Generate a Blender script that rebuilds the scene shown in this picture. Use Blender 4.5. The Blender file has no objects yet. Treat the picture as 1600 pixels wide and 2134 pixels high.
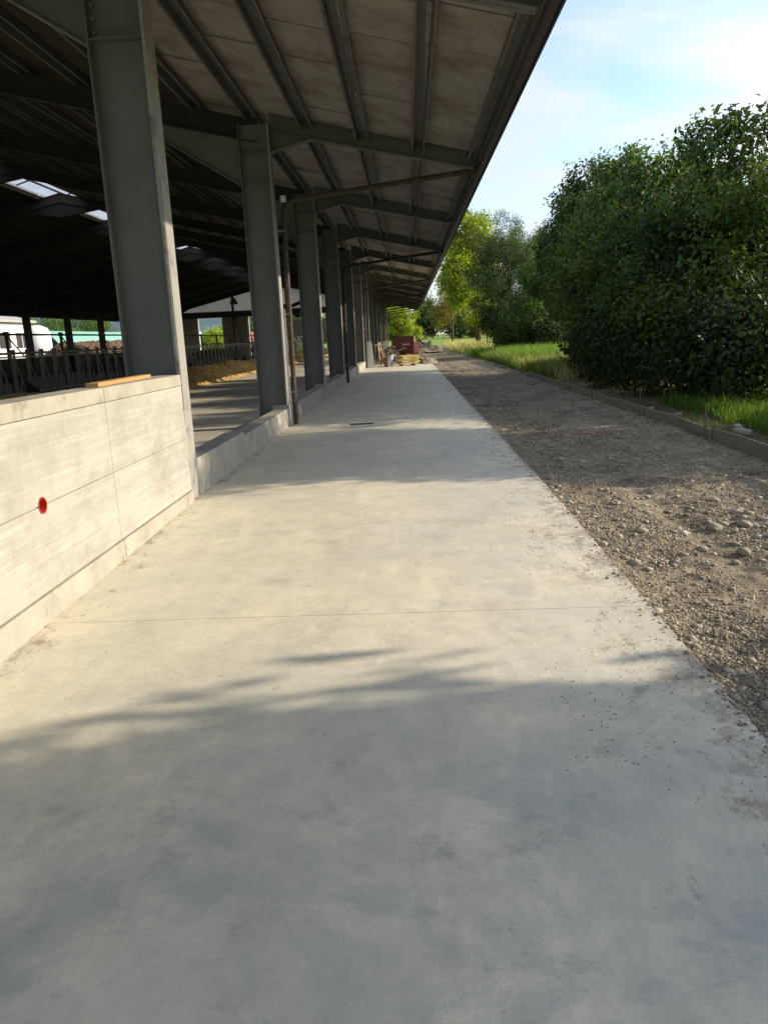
import bpy, bmesh, math, random
import numpy as np
from mathutils import Matrix, Vector
R_ = math.radians
random.seed(7)
S = bpy.context.scene
COL = S.collection

# ---------------------------------------------------------------- camera
CAM_H = 1.6
cam_d = bpy.data.cameras.new('camera')
cam = bpy.data.objects.new('camera', cam_d); COL.objects.link(cam)
cam_d.sensor_fit = 'VERTICAL'; cam_d.sensor_height = 36.0; cam_d.lens = 36.0 * 1560 / 2134
cam_d.clip_start = 0.05; cam_d.clip_end = 5000
_y = Vector((48, 366, -1560)).normalized()
_a = math.tan(R_(2.5)); _u = Vector((-_a, 1, 0)); _u.z = -(_u.x * _y.x + _u.y * _y.y) / _y.z; _u.normalize()
_x = _y.cross(_u)
M = Matrix((_x, _y, _u)).to_4x4(); M.translation = Vector((0, 0, CAM_H))
cam.matrix_world = M
S.camera = cam
# ---------------------------------------------------------------- light
SUN = Vector((1.0, 0.15, 0.437)).normalized()
EL = math.asin(SUN.z); AZ = math.atan2(SUN.x, SUN.y)
sd = bpy.data.lights.new('sun', 'SUN'); sd.energy = 3.05; sd.angle = R_(0.6); sd.color = (1.0, 0.85, 0.64)
so = bpy.data.objects.new('sun', sd); COL.objects.link(so)
so.rotation_euler = (-SUN).to_track_quat('-Z', 'Y').to_euler(); so.location = (30, 5, 20)
W = bpy.data.worlds.new('World'); S.world = W; W.use_nodes = True
nt = W.node_tree; nt.nodes.clear()
def N(t, typ, **kw):
    n = t.nodes.new(typ)
    for k, v in kw.items(): setattr(n, k, v)
    return n
wo = N(nt, 'ShaderNodeOutputWorld'); bg = N(nt, 'ShaderNodeBackground'); bg.inputs[1].default_value = 0.15
sky = N(nt, 'ShaderNodeTexSky', sky_type='NISHITA'); sky.sun_disc = False
sky.sun_elevation = EL; sky.sun_rotation = AZ; sky.air_density = 1.0; sky.dust_density = 0.9; sky.ozone_density = 2.6
tc = N(nt, 'ShaderNodeTexCoord'); mp = N(nt, 'ShaderNodeMapping'); mp.inputs['Scale'].default_value = (1.0, 1.4, 5.5)
mp.inputs['Rotation'].default_value = (0.0, 0.12, 0.5)
nz = N(nt, 'ShaderNodeTexNoise'); nz.inputs['Scale'].default_value = 1.7; nz.inputs['Detail'].default_value = 7; nz.inputs['Roughness'].default_value = 0.55
nz.inputs['Distortion'].default_value = 0.5
rp = N(nt, 'ShaderNodeValToRGB'); rp.color_ramp.elements[0].position = 0.39; rp.color_ramp.elements[0].color = (.10, .10, .10, 1); rp.color_ramp.elements[1].position = 0.60
rp.color_ramp.elements[1].color = (0.93, 0.93, 0.93, 1)
mx = N(nt, 'ShaderNodeMixRGB'); mx.inputs[2].default_value = (2.75, 2.84, 3.1, 1)
L = nt.links.new
L(tc.outputs['Generated'], mp.inputs[0]); L(mp.outputs[0], nz.inputs['Vector']); L(nz.outputs['Fac'], rp.inputs[0])
# thin cloud is brighter towards the sun, added out of view to fill the slab's shade
vd = N(nt, 'ShaderNodeVectorMath', operation='DOT_PRODUCT'); vd.inputs[1].default_value = tuple(SUN); L(tc.outputs['Generated'], vd.inputs[0])
m1 = N(nt, 'ShaderNodeMath', operation='MAXIMUM'); m1.inputs[1].default_value = 0; L(vd.outputs['Value'], m1.inputs[0])
m2 = N(nt, 'ShaderNodeMath', operation='POWER'); m2.inputs[1].default_value = 3; L(m1.outputs[0], m2.inputs[0])
m3 = N(nt, 'ShaderNodeMath', operation='MULTIPLY_ADD'); m3.inputs[1].default_value = 2.0; m3.inputs[2].default_value = 1.0; L(m2.outputs[0], m3.inputs[0])
cm_ = N(nt, 'ShaderNodeMixRGB', blend_type='MULTIPLY'); cm_.inputs[0].default_value = 1; cm_.inputs[1].default_value = (2.75, 2.84, 3.1, 1); L(m3.outputs[0], cm_.inputs[2]); L(cm_.outputs[0], mx.inputs[2])
L(rp.outputs[0], mx.inputs[0]); L(sky.outputs[0], mx.inputs[1]); L(mx.outputs[0], bg.inputs[0]); L(bg.outputs[0], wo.inputs[0])
S.view_settings.view_transform = 'Standard'; S.view_settings.look = 'None'; S.view_settings.gamma = 1
S.view_settings.use_curve_mapping = False
S.view_settings.exposure = 1.02
S.render.engine = 'CYCLES'
S.cycles.max_bounces = 8; S.cycles.transparent_max_bounces = 8

# ---------------------------------------------------------------- materials
def mat(name, col, col2=None, scale=3.0, rough=0.85, bump=0.0, bscale=40.0, stretch=(1, 1, 1), metallic=0.0,
        dirt=None, dirt_scale=1.0, dirt_pos=(0.55, 0.7), detail=8, spec=0.3, attr=None, transl=None, fine=0.0):
    m = bpy.data.materials.new(name); m.use_nodes = True
    t = m.node_tree; b = t.nodes['Principled BSDF']; l = t.links.new
    b.inputs['Roughness'].default_value = rough; b.inputs['Metallic'].default_value = metallic
    b.inputs['Specular IOR Level'].default_value = spec
    tcn = N(t, 'ShaderNodeTexCoord'); mpn = N(t, 'ShaderNodeMapping'); mpn.inputs['Scale'].default_value = stretch
    geo = N(t, 'ShaderNodeNewGeometry')
    l(geo.outputs['Position'], mpn.inputs[0])
    out = None
    n1 = N(t, 'ShaderNodeTexNoise'); n1.inputs['Scale'].default_value = scale; n1.inputs['Detail'].default_value = detail
    n1.inputs['Roughness'].default_value = 0.65
    l(mpn.outputs[0], n1.inputs['Vector'])
    r = N(t, 'ShaderNodeValToRGB'); r.color_ramp.elements[0].position = 0.3; r.color_ramp.elements[1].position = 0.7
    r.color_ramp.elements[0].color = (*col, 1); r.color_ramp.elements[1].color = (*(col2 or col), 1)
    l(n1.outputs['Fac'], r.inputs[0]); out = r.outputs[0]
    if dirt:
        n2 = N(t, 'ShaderNodeTexNoise'); n2.inputs['Scale'].default_value = dirt_scale; n2.inputs['Detail'].default_value = 10
        n2.inputs['Roughness'].default_value = 0.7
        l(mpn.outputs[0], n2.inputs['Vector'])
        r2 = N(t, 'ShaderNodeValToRGB'); r2.color_ramp.elements[0].position = dirt_pos[0]; r2.color_ramp.elements[1].position = dirt_pos[1]
        l(n2.outputs['Fac'], r2.inputs[0])
        x = N(t, 'ShaderNodeMixRGB'); x.inputs[2].default_value = (*dirt, 1); l(r2.outputs[0], x.inputs[0]); l(out, x.inputs[1]); out = x.outputs[0]
    if fine:
        n4 = N(t, 'ShaderNodeTexNoise'); n4.inputs['Scale'].default_value = 90; n4.inputs['Detail'].default_value = 4
        l(mpn.outputs[0], n4.inputs['Vector'])
        mr = N(t, 'ShaderNodeMapRange'); mr.inputs[3].default_value = 1 - fine; mr.inputs[4].default_value = 1 + fine
        l(n4.outputs['Fac'], mr.inputs[0])
        x = N(t, 'ShaderNodeMixRGB', blend_type='MULTIPLY'); x.inputs[0].default_value = 1; l(out, x.inputs[1]); l(mr.outputs[0], x.inputs[2]); out = x.outputs[0]
    if attr:
        a = N(t, 'ShaderNodeAttribute'); a.attribute_name = attr
        x = N(t, 'ShaderNodeMixRGB', blend_type='MULTIPLY'); x.inputs[0].default_value = 1; l(out, x.inputs[1]); l(a.outputs['Color'], x.inputs[2]); out = x.outputs[0]
    l(out, b.inputs['Base Color'])
    if bump:
        n3 = N(t, 'ShaderNodeTexNoise'); n3.inputs['Scale'].default_value = bscale; n3.inputs['Detail'].default_value = 6
        l(mpn.outputs[0], n3.inputs['Vector'])
        bp = N(t, 'ShaderNodeBump'); bp.inputs['Strength'].default_value = bump; bp.inputs['Distance'].default_value = 0.02
        l(n3.outputs['Fac'], bp.inputs['Height']); l(bp.outputs[0], b.inputs['Normal'])
    if transl:
        tr = N(t, 'ShaderNodeBsdfTranslucent'); ms = N(t, 'ShaderNodeMixShader'); ms.inputs[0].default_value = transl
        x = N(t, 'ShaderNodeMixRGB', blend_type='MULTIPLY'); x.inputs[0].default_value = 1; x.inputs[2].default_value = TRC + (1,)
        l(out, x.inputs[1]); l(x.outputs[0], tr.inputs[0])
        l(b.outputs[0], ms.inputs[1]); l(tr.outputs[0], ms.inputs[2]); l(ms.outputs[0], t.nodes['Material Output'].inputs[0])
    return m
TRC = (1.9, 2.0, 0.7)

def slab_material(name, base, warm):
    m = bpy.data.materials.new(name); m.use_nodes = True
    t = m.node_tree; b = t.nodes['Principled BSDF']; l = t.links.new
    b.inputs['Specular IOR Level'].default_value = 0.25
    geo = N(t, 'ShaderNodeNewGeometry')
    def noise(sc, det=8, ro=.6, st=(1, 1, 1), dist=0.0, off=0.0):
        mpn = N(t, 'ShaderNodeMapping'); mpn.inputs['Scale'].default_value = st; mpn.inputs['Location'].default_value = (off, off * 1.7, 0)
        l(geo.outputs['Position'], mpn.inputs[0])
        n = N(t, 'ShaderNodeTexNoise'); n.inputs['Scale'].default_value = sc; n.inputs['Detail'].default_value = det
        n.inputs['Roughness'].default_value = ro; n.inputs['Distortion'].default_value = dist
        l(mpn.outputs[0], n.inputs['Vector']); return n.outputs['Fac']
    def ramp(src, a, c, ca=(0, 0, 0), cb=(1, 1, 1)):
        r = N(t, 'ShaderNodeValToRGB'); r.color_ramp.elements[0].position = a; r.color_ramp.elements[1].position = c
        r.color_ramp.elements[0].color = (*ca, 1); r.color_ramp.elements[1].color = (*cb, 1); l(src, r.inputs[0]); return r.outputs[0]
    def mix(fac, a, c, mode='MIX'):
        x = N(t, 'ShaderNodeMixRGB', blend_type=mode)
        if isinstance(fac, float): x.inputs[0].default_value = fac
        else: l(fac, x.inputs[0])
        l(a, x.inputs[1])
        if isinstance(c, tuple): x.inputs[2].default_value = (*c, 1)
        else: l(c, x.inputs[2])
        return x.outputs[0]
    c = ramp(noise(0.9, 6, .55, dist=.6), .3, .7, base, warm)
    c = mix(ramp(noise(0.55, 5, .5, off=31), .48, .68), c, (base[0] * .86, base[1] * .885, base[2] * .89))
    c = mix(ramp(noise(3.3, 9, .72, off=91), .52, .70, (0, 0, 0), (.55, .55, .55)), c, (base[0] * .80, base[1] * .81, base[2] * .81))
    c = mix(ramp(noise(1.9, 7, .6, off=61), .56, .70, (0, 0, 0), (.4, .4, .4)), c, (.50, .42, .34))          # damp patches
    sm = ramp(noise(2.6, 10, .7, off=5), .50, .80, (0, 0, 0), (.75, .75, .75))
    c = mix(sm, c, tuple(v * .62 for v in base))
    c = mix(ramp(noise(1.2, 6, .5, (1, .35, 1), 1.2, 77), .6, .72, (0, 0, 0), (.5, .5, .5)), c, tuple(min(1, v * 1.22) for v in warm))  # trowel bloom
    c = mix(ramp(noise(9, 8, .75, (1, .6, 1), .8, 13), .66, .74, (0, 0, 0), (.7, .7, .7)), c, (.16, .13, .09))    # dirt crumbs
    # thicker dirt near the lane edge and near the wall foot
    sx = N(t, 'ShaderNodeSeparateXYZ'); l(geo.outputs['Position'], sx.inputs[0])
    e = N(t, 'ShaderNodeMapRange'); e.inputs[1].default_value = .55; e.inputs[2].default_value = 1.45; l(sx.outputs[0], e.inputs[0])
    e2 = N(t, 'ShaderNodeMapRange'); e2.inputs[1].default_value = -1.9; e2.inputs[2].default_value = -2.36; l(sx.outputs[0], e2.inputs[0])
    mxn = N(t, 'ShaderNodeMath', operation='MAXIMUM'); l(e.outputs[0], mxn.inputs[0]); l(e2.outputs[0], mxn.inputs[1])
    d = noise(5.0, 15, .86, (1, .7, 1), .35, 3)
    ad = N(t, 'ShaderNodeMath', operation='MULTIPLY_ADD'); l(mxn.outputs[0], ad.inputs[0]); ad.inputs[1].default_value = .135; l(d, ad.inputs[2])
    c = mix(ramp(ad.outputs[0], .605, .67, (0, 0, 0), (.75, .75, .75)), c, (.27, .215, .145))
    c = mix(ramp(noise(1.1, 12, .8, (1, .5, 1), .5, 44), .44, .62, (0, 0, 0), (.5, .5, .5)), c, (base[0] * .88, base[1] * .89, base[2] * .89))
    # hairline cracks
    v = N(t, 'ShaderNodeTexVoronoi', feature='DISTANCE_TO_EDGE'); v.inputs['Scale'].default_value = .55
    mm = N(t, 'ShaderNodeMixRGB'); mm.inputs[0].default_value = .12; l(geo.outputs['Position'], mm.inputs[1])
    nn = N(t, 'ShaderNodeTexNoise'); nn.inputs['Scale'].default_value = 2.0; nn.inputs['Detail'].default_value = 8; l(geo.outputs['Position'], nn.inputs['Vector'])
    l(nn.outputs['Color'], mm.inputs[2]); l(mm.outputs[0], v.inputs['Vector'])
    ck = ramp(v.outputs['Distance'], .0, .0018, (1, 1, 1), (0, 0, 0))
    ckm = mix(ramp(noise(.8, 2, .5, off=50), .5, .6), N_rgb(t, (0, 0, 0)), ck, 'MIX')
    ck2 = mix(.35, N_rgb(t, (0, 0, 0)), ckm)
    c = mix(ck2, c, tuple(min(1, v_ * 1.25) for v_ in warm))
    # greenish grey stains, masked to the camera end of the slab
    fy = N(t, 'ShaderNodeMapRange'); fy.inputs[1].default_value = 4.2; fy.inputs[2].default_value = 2.2; l(sx.outputs[1], fy.inputs[0])
    st1 = ramp(noise(1.3, 12, .72, off=66, dist=.5), .47, .60, (0, 0, 0), (.75, .75, .75)); c = mix(mix(1.0, st1, fy.outputs[0], 'MULTIPLY'), c, (.43, .45, .415))
    st2 = ramp(noise(3.5, 14, .82, off=7), .54, .66, (0, 0, 0), (.7, .7, .7)); c = mix(mix(1.0, st2, fy.outputs[0], 'MULTIPLY'), c, (.33, .33, .31))
    # isolated dark spots
    v2 = N(t, 'ShaderNodeTexVoronoi'); v2.inputs['Scale'].default_value = 3.2; v2.inputs['Randomness'].default_value = 1; l(geo.outputs['Position'], v2.inputs['Vector'])
    sp = mix(ramp(noise(.7, 3, .6, off=23), .52, .60), N_rgb(t, (0, 0, 0)), ramp(v2.outputs['Distance'], .012, .03, (.7, .7, .7), (0, 0, 0)))
    c = mix(sp, c, (.20, .17, .14))
    c = mix(1.0, c, ramp(noise(7, 10, .75, off=15), .34, .66, (.88, .888, .89), (1.05, 1.045, 1.035)), 'MULTIPLY')
    c = mix(1.0, c, ramp(noise(1.6, 12, .72, (1.6, .5, 1), .4, off=35), .36, .64, (.93, .935, .94), (1.03, 1.025, 1.02)), 'MULTIPLY')
    f = ramp(noise(120, 3, .6), .3, .7, (.93, .93, .93), (1.05, 1.05, 1.05)); c = mix(1.0, c, f, 'MULTIPLY')
    l(c, b.inputs['Base Color'])
    rr = ramp(noise(1.7, 6, .6, off=9), .3, .7, (.5, .5, .5), (.8, .8, .8)); l(rr, b.inputs['Roughness'])
    bp = N(t, 'ShaderNodeBump'); bp.inputs['Strength'].default_value = .25; bp.inputs['Distance'].default_value = .01
    l(noise(30, 8, .7), bp.inputs['Height']); l(bp.outputs[0], b.inputs['Normal'])
    return m
def N_rgb(t, c):
    n = N(t, 'ShaderNodeRGB'); n.outputs[0].default_value = (*c, 1); return n.outputs[0]

def board_concrete(name):
    m = bpy.data.materials.new(name); m.use_nodes = True
    t = m.node_tree; b = t.nodes['Principled BSDF']; l = t.links.new
    b.inputs['Roughness'].default_value = .9; b.inputs['Specular IOR Level'].default_value = .2
    geo = N(t, 'ShaderNodeNewGeometry')
    def noise(sc, st, det=8, ro=.6):
        mpn = N(t, 'ShaderNodeMapping'); mpn.inputs['Scale'].default_value = st; l(geo.outputs['Position'], mpn.inputs[0])
        n = N(t, 'ShaderNodeTexNoise'); n.inputs['Scale'].default_value = sc; n.inputs['Detail'].default_value = det; n.inputs['Roughness'].default_value = ro
        l(mpn.outputs[0], n.inputs['Vector']); return n.outputs['Fac']
    def ramp(src, a, c, ca, cb):
        r = N(t, 'ShaderNodeValToRGB'); r.color_ramp.elements[0].position = a; r.color_ramp.elements[1].position = c
        r.color_ramp.elements[0].color = (*ca, 1); r.color_ramp.elements[1].color = (*cb, 1); l(src, r.inputs[0]); return r.outputs[0]
    def mix(fac, a, c):
        x = N(t, 'ShaderNodeMixRGB'); l(fac, x.inputs[0]); l(a, x.inputs[1]); x.inputs[2].default_value = (*c, 1); return x.outputs[0]
    c = ramp(noise(1.5, (1, .3, 24), 9, .7), .3, .7, (.33, .325, .295), (.43, .425, .385))
    c = mix(ramp(noise(3.0, (1, .3, 14), 4), .58, .66, (0, 0, 0), (.6, .6, .6)), c, (.52, .505, .44))
    c = mix(ramp(noise(1.4, (1, 1, 1.6), 12, .75), .46, .68, (0, 0, 0), (.75, .75, .75)), c, (.25, .238, .20))
    c = mix(ramp(noise(17, (1, 1, .7), 8, .75), .64, .72, (0, 0, 0), (.8, .8, .8)), c, (.10, .09, .07))
    l(c, b.inputs['Base Color'])
    # board imprint + pits
    s = N(t, 'ShaderNodeSeparateXYZ'); l(geo.outputs['Position'], s.inputs[0])
    bp = N(t, 'ShaderNodeBump'); bp.inputs['Strength'].default_value = .32; bp.inputs['Distance'].default_value = .012
    l(noise(2.0, (1, .35, 30), 8), bp.inputs['Height'])
    bp2 = N(t, 'ShaderNodeBump'); bp2.inputs['Strength'].default_value = .35; bp2.inputs['Distance'].default_value = .01
    l(noise(35, (1, 1, 1), 5), bp2.inputs['Height']); l(bp.outputs[0], bp2.inputs['Normal']); l(bp2.outputs[0], b.inputs['Normal'])
    return m

M_slab = slab_material('slab_concrete', (.64, .61, .52), (.725, .665, .51))
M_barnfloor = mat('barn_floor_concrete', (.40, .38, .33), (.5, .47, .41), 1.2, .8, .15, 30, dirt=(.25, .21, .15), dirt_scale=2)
M_wall = board_concrete('board_marked_concrete')
M_coping = mat('coping_concrete', (.30, .285, .24), (.42, .40, .345), 3, .9, .4, 30, dirt=(.19, .18, .145), dirt_scale=4)
M_curb = mat('curb_concrete', (.27, .26, .23), (.36, .345, .30), 2.5, .9, .3, 25, dirt=(.17, .155, .13), dirt_scale=4, dirt_pos=(.55, .75))
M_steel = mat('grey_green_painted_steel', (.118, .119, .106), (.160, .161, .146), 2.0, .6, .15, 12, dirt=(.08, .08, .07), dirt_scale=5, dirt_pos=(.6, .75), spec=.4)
M_flange = mat('sunlit_outer_flange_steel', (.27, .27, .25), (.34, .34, .315), 3, .55, .1, 20, dirt=(.14, .14, .12), dirt_scale=5)  # column steel again, lightened for the sun on its outer face
M_steel_in = mat('shade_dark_frame_steel', (.030, .030, .028), (.048, .046, .042), 2.0, .75, dirt=(.05, .045, .035), dirt_scale=3)  # frame steel with the barn's inner shade put into the colour
M_galv = mat('galvanised_steel', (.22, .23, .22), (.32, .33, .32), 12, .5, .05, 30, metallic=.3)
M_purlin = mat('purlin_steel', (.13, .13, .115), (.18, .178, .16), 4, .6, dirt=(.09, .07, .05), dirt_scale=3, metallic=.1)
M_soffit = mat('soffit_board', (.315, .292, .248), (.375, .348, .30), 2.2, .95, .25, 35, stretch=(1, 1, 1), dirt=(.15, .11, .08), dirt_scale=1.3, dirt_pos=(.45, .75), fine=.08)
M_soffit_in = mat('soffit_board_inner_shade', (.042, .036, .028), (.065, .055, .042), 1.6, .95, dirt=(.07, .05, .035), dirt_scale=1.3)  # same boards, darkened in colour for the shade under the inner roof
M_gutter = mat('dark_brown_gutter_sheet', (.055, .045, .045), (.075, .062, .06), 2, .5, spec=.4)
M_pipe_rust = mat('rusty_brown_pipe', (.04, .03, .024), (.11, .085, .065), 14, .7, .2, 40, dirt=(.2, .175, .14), dirt_scale=18, dirt_pos=(.6, .66))
M_pipe_dark = mat('dark_pipe', (.03, .028, .026), (.05, .045, .04), 8, .5)
M_roof = mat('fibre_cement_roof', (.30, .29, .27), (.40, .39, .36), 2, .9)
M_white = mat('white_paint', (.72, .72, .70), (.8, .8, .78), 5, .7, dirt=(.55, .53, .48), dirt_scale=2)
M_wood = mat('fresh_timber', (.38, .22, .09), (.50, .32, .15), 3, .7, .2, 20, stretch=(8, .6, 8))
M_yellow = mat('yellow_formwork_timber', (.62, .47, .16), (.72, .57, .24), 5, .65, dirt=(.45, .33, .15), dirt_scale=4)
M_oldwood = mat('weathered_board', (.20, .175, .135), (.31, .28, .22), 4, .9, .3, 25, stretch=(6, .7, 6), dirt=(.13, .1, .07), dirt_scale=2)
M_rust = mat('rusty_iron', (.11, .07, .045), (.2, .13, .09), 30, .9)
M_red = mat('faded_red_paint', (.26, .055, .05), (.33, .085, .08), 5, .6, dirt=(.25, .09, .07), dirt_scale=3)
M_redpl = mat('orange_red_plastic', (.42, .035, .015), (.5, .05, .02), 5, .5)
M_brownbox = mat('rusty_brown_container', (.13, .065, .045), (.19, .10, .07), 4, .8, dirt=(.09, .05, .04), dirt_scale=3)
M_gravel = mat('gravel_soil', (.18, .145, .098), (.36, .30, .215), 9, .95, .7, 60, dirt=(.11, .085, .058), dirt_scale=1.1, dirt_pos=(.47, .62), fine=.35)
M_stone = mat('grey_stone', (.27, .25, .205), (.42, .395, .33), 6, .85, .3, 30, attr='tint')
M_pebble = mat('pebble', (.26, .225, .165), (.42, .375, .285), 9, .9, attr='tint')
M_crumb = mat('dried_mud_crumb', (.30, .25, .17), (.42, .36, .26), 9, .95, attr='tint')
M_soil = mat('verge_soil', (.09, .07, .045), (.16, .13, .085), 3, .95, .8, 20, dirt=(.05, .075, .02), dirt_scale=.9)
M_field = mat('field_crop', (.14, .20, .014), (.18, .245, .022), .25, .9, .4, 4, dirt=(.17, .22, .025), dirt_scale=.05, dirt_pos=(.4, .7))
M_grass = mat('grass_blade', (.070, .125, .020), (.12, .185, .045), 1.3, .7, attr='tint', transl=.45)
M_straw = mat('dry_grass_blade', (.38, .33, .18), (.5, .45, .27), 1.3, .8, attr='tint', transl=.35)
TRC = (2.2, 2.3, .55)
M_leaf = mat('dark_green_leaf', (.030, .060, .016), (.050, .090, .024), .8, .55, attr='tint', transl=.30, spec=.35)
M_leaf_y = mat('light_green_leaf', (.10, .15, .016), (.16, .21, .025), .5, .55, attr='tint', transl=.45, spec=.4)
M_leaf_b = mat('bluish_green_needle', (.028, .056, .026), (.050, .085, .038), .6, .65, attr='tint', transl=.25)
M_leaf_o = mat('olive_leaf', (.10, .11, .035), (.15, .155, .05), .8, .65, attr='tint', transl=.35)
M_bark = mat('bark', (.07, .055, .04), (.15, .12, .09), 8, .95, .7, 30, stretch=(3, 3, .6))
M_cow = mat('black_cow_hide', (.012, .011, .010), (.02, .018, .016), 3, .6)
M_cowwhite = mat('white_cow_patch', (.5, .47, .42), (.6, .57, .5), 3, .8)
M_feed = mat('golden_feed', (.30, .185, .065), (.58, .40, .17), 16, .95, .9, 30, fine=.3)
M_feedbit = mat('feed_straw', (.44, .31, .12), (.60, .44, .19), 9, .9, attr='tint')
M_manure = mat('brown_root_heap', (.085, .055, .035), (.17, .11, .07), 2, .95, attr='tint')
M_tarp = mat('green_tarpaulin', (.16, .38, .29), (.22, .47, .36), .5, .6, dirt=(.15, .3, .24), dirt_scale=.6)
TRC = (1, 1, 1)
M_trans = mat('translucent_roof_sheet', (.75, .77, .78), (.82, .83, .84), 3, .5, transl=.75)
M_net = mat('pale_windbreak_sheet', (.5, .5, .5), (.72, .72, .72), 2.5, .9, transl=.6, stretch=(6, 1, .6), fine=.25)
M_hill = mat('distant_hill', (.06, .10, .12), (.09, .14, .15), .02, 1)
M_redmark = mat('red_marking_powder', (.34, .13, .09), (.40, .18, .13), 9, .9)
M_black = mat('black_rubber', (.02, .02, .02), (.03, .03, .03), 5, .7)
M_blue = mat('pale_blue_bucket', (.45, .55, .66), (.5, .6, .7), 5, .6)
M_dun = mat('brown_plastic_drum', (.16, .09, .07), (.2, .12, .09), 5, .6)

# ---------------------------------------------------------------- helpers
class MB:
    def __init__(s): s.v = []; s.f = []
    def box(s, x0, x1, y0, y1, z0, z1, T=None):
        n = len(s.v)
        P = [(x0, y0, z0), (x1, y0, z0), (x1, y1, z0), (x0, y1, z0), (x0, y0, z1), (x1, y0, z1), (x1, y1, z1), (x0, y1, z1)]
        if T is not None: P = [tuple(T @ Vector(p)) for p in P]
        s.v += P
        s.f += [tuple(n + i for i in q) for q in [(0, 3, 2, 1), (4, 5, 6, 7), (0, 1, 5, 4), (1, 2, 6, 5), (2, 3, 7, 6), (3, 0, 4, 7)]]
        return s
    def prism(s, poly, y0, y1, T=None):      # poly in (x, z), extruded along y
        n = len(s.v); k = len(poly)
        P = [(x, y0, z) for x, z in poly] + [(x, y1, z) for x, z in poly]
        if T is not None: P = [tuple(T @ Vector(p)) for p in P]
        s.v += P
        s.f.append(tuple(n + i for i in range(k))); s.f.append(tuple(n + 2 * k - 1 - i for i in range(k)))
        for i in range(k):
            j = (i + 1) % k; s.f.append((n + i, n + k + i, n + k + j, n + j))
        return s
    def tube(s, pts, r, seg=10, r2=None):
        pts = [Vector(p) for p in pts]; n0 = len(s.v); K = len(pts)
        up = None
        for i, p in enumerate(pts):
            d = (pts[min(i + 1, K - 1)] - pts[max(i - 1, 0)]).normalized()
            if up is None:
                up = Vector((0, 0, 1)) if abs(d.z) < .9 else Vector((1, 0, 0))
            a = d.cross(up).normalized(); b_ = a.cross(d).normalized(); up = b_
            rr = r if r2 is None else r + (r2 - r) * i / (K - 1)
            for k in range(seg):
                t = 2 * math.pi * k / seg
                s.v.append(tuple(p + a * math.cos(t) * rr + b_ * math.sin(t) * rr))
        for i in range(K - 1):
            for k in range(seg):
                a = n0 + i * seg + k; b_ = n0 + i * seg + (k + 1) % seg
                s.f.append((a, b_, b_ + seg, a + seg))
        s.f.append(tuple(n0 + k for k in range(seg))[::-1]); s.f.append(tuple(n0 + (K - 1) * seg + k for k in range(seg)))
        return s
    def mesh(s, name, m):
        me = bpy.data.meshes.new(name); me.from_pydata(s.v, [], s.f)
        bm = bmesh.new(); bm.from_mesh(me); bmesh.ops.recalc_face_normals(bm, faces=bm.faces); bm.to_mesh(me); bm.free()
        me.materials.append(m); return me
def link(o, parent=None):
    COL.objects.link(o)
    if parent is not None: o.parent = parent
    return o
def obj(name, mb, m, parent=None, bevel=0, smooth=False, off=(0, 0, 0)):
    me = mb.mesh(name, m) if isinstance(mb, MB) else mb
    o = bpy.data.objects.new(name, me); link(o, parent)
    o.location = off
    if smooth:
        for p in me.polygons: p.use_smooth = True
    if bevel:
        b = o.modifiers.new('bevel', 'BEVEL'); b.width = bevel; b.segments = 2; b.limit_method = 'ANGLE'
    return o
def tag(o, label=None, cat=None, group=None, kind=None):
    if label: o['label'] = label
    if cat: o['category'] = cat
    if group: o['group'] = group
    if kind: o['kind'] = kind
    return o
def thing(name, label, cat, loc=(0, 0, 0), rz=0, group=None):
    o = bpy.data.objects.new(name, None); COL.objects.link(o); o.location = loc; o.rotation_euler = (0, 0, rz)
    o.empty_display_size = .3
    return tag(o, label, cat, group)
def np_mesh(name, V, F, m, tint=None, smooth=False, k=4):
    me = bpy.data.meshes.new(name)
    V = np.asarray(V, dtype=np.float32).reshape(-1, 3); F = np.asarray(F, dtype=np.int32).reshape(-1, k)
    me.vertices.add(len(V)); me.vertices.foreach_set('co', V.ravel())
    me.loops.add(F.size); me.loops.foreach_set('vertex_index', F.ravel())
    me.polygons.add(len(F)); me.polygons.foreach_set('loop_start', np.arange(0, F.size, k, dtype=np.int32))
    me.polygons.foreach_set('loop_total', np.full(len(F), k, dtype=np.int32))
    if smooth: me.polygons.foreach_set('use_smooth', np.ones(len(F), dtype=bool))
    me.update(calc_edges=True)
    if tint is not None:
        a = me.color_attributes.new('tint', 'FLOAT_COLOR', 'POINT')
        c = np.ones((len(V), 4), dtype=np.float32); c[:, :3] = tint
        a.data.foreach_set('color', c.ravel())
    me.materials.append(m)
    return me
rng = np.random.default_rng(11)

# ---------------------------------------------------------------- ground
def grid(x0, x1, y0, y1, nx, ny, fz, gy=1.0):
    xs = np.linspace(x0, x1, nx); t = np.linspace(0, 1, ny) ** gy; ys = y0 + (y1 - y0) * t
    X, Y = np.meshgrid(xs, ys); Z = fz(X, Y)
    V = np.stack([X, Y, Z], -1).reshape(-1, 3)
    i = np.arange(nx - 1)[None, :] + (np.arange(ny - 1) * nx)[:, None]
    F = np.stack([i, i + 1, i + 1 + nx, i + nx], -1).reshape(-1, 4)
    return V, F
def vnoise(X, Y, s, seed=0):
    r = np.random.default_rng(seed); T = r.random((256, 256))
    x = X / s + 1000; y = Y / s + 1000
    xi = np.floor(x).astype(int); yi = np.floor(y).astype(int); fx = x - xi; fy = y - yi
    fx = fx * fx * (3 - 2 * fx); fy = fy * fy * (3 - 2 * fy)
    g = lambda a, b: T[a % 256, b % 256]
    return (g(xi, yi) * (1 - fx) + g(xi + 1, yi) * fx) * (1 - fy) + (g(xi, yi + 1) * (1 - fx) + g(xi + 1, yi + 1) * fx) * fy
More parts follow.
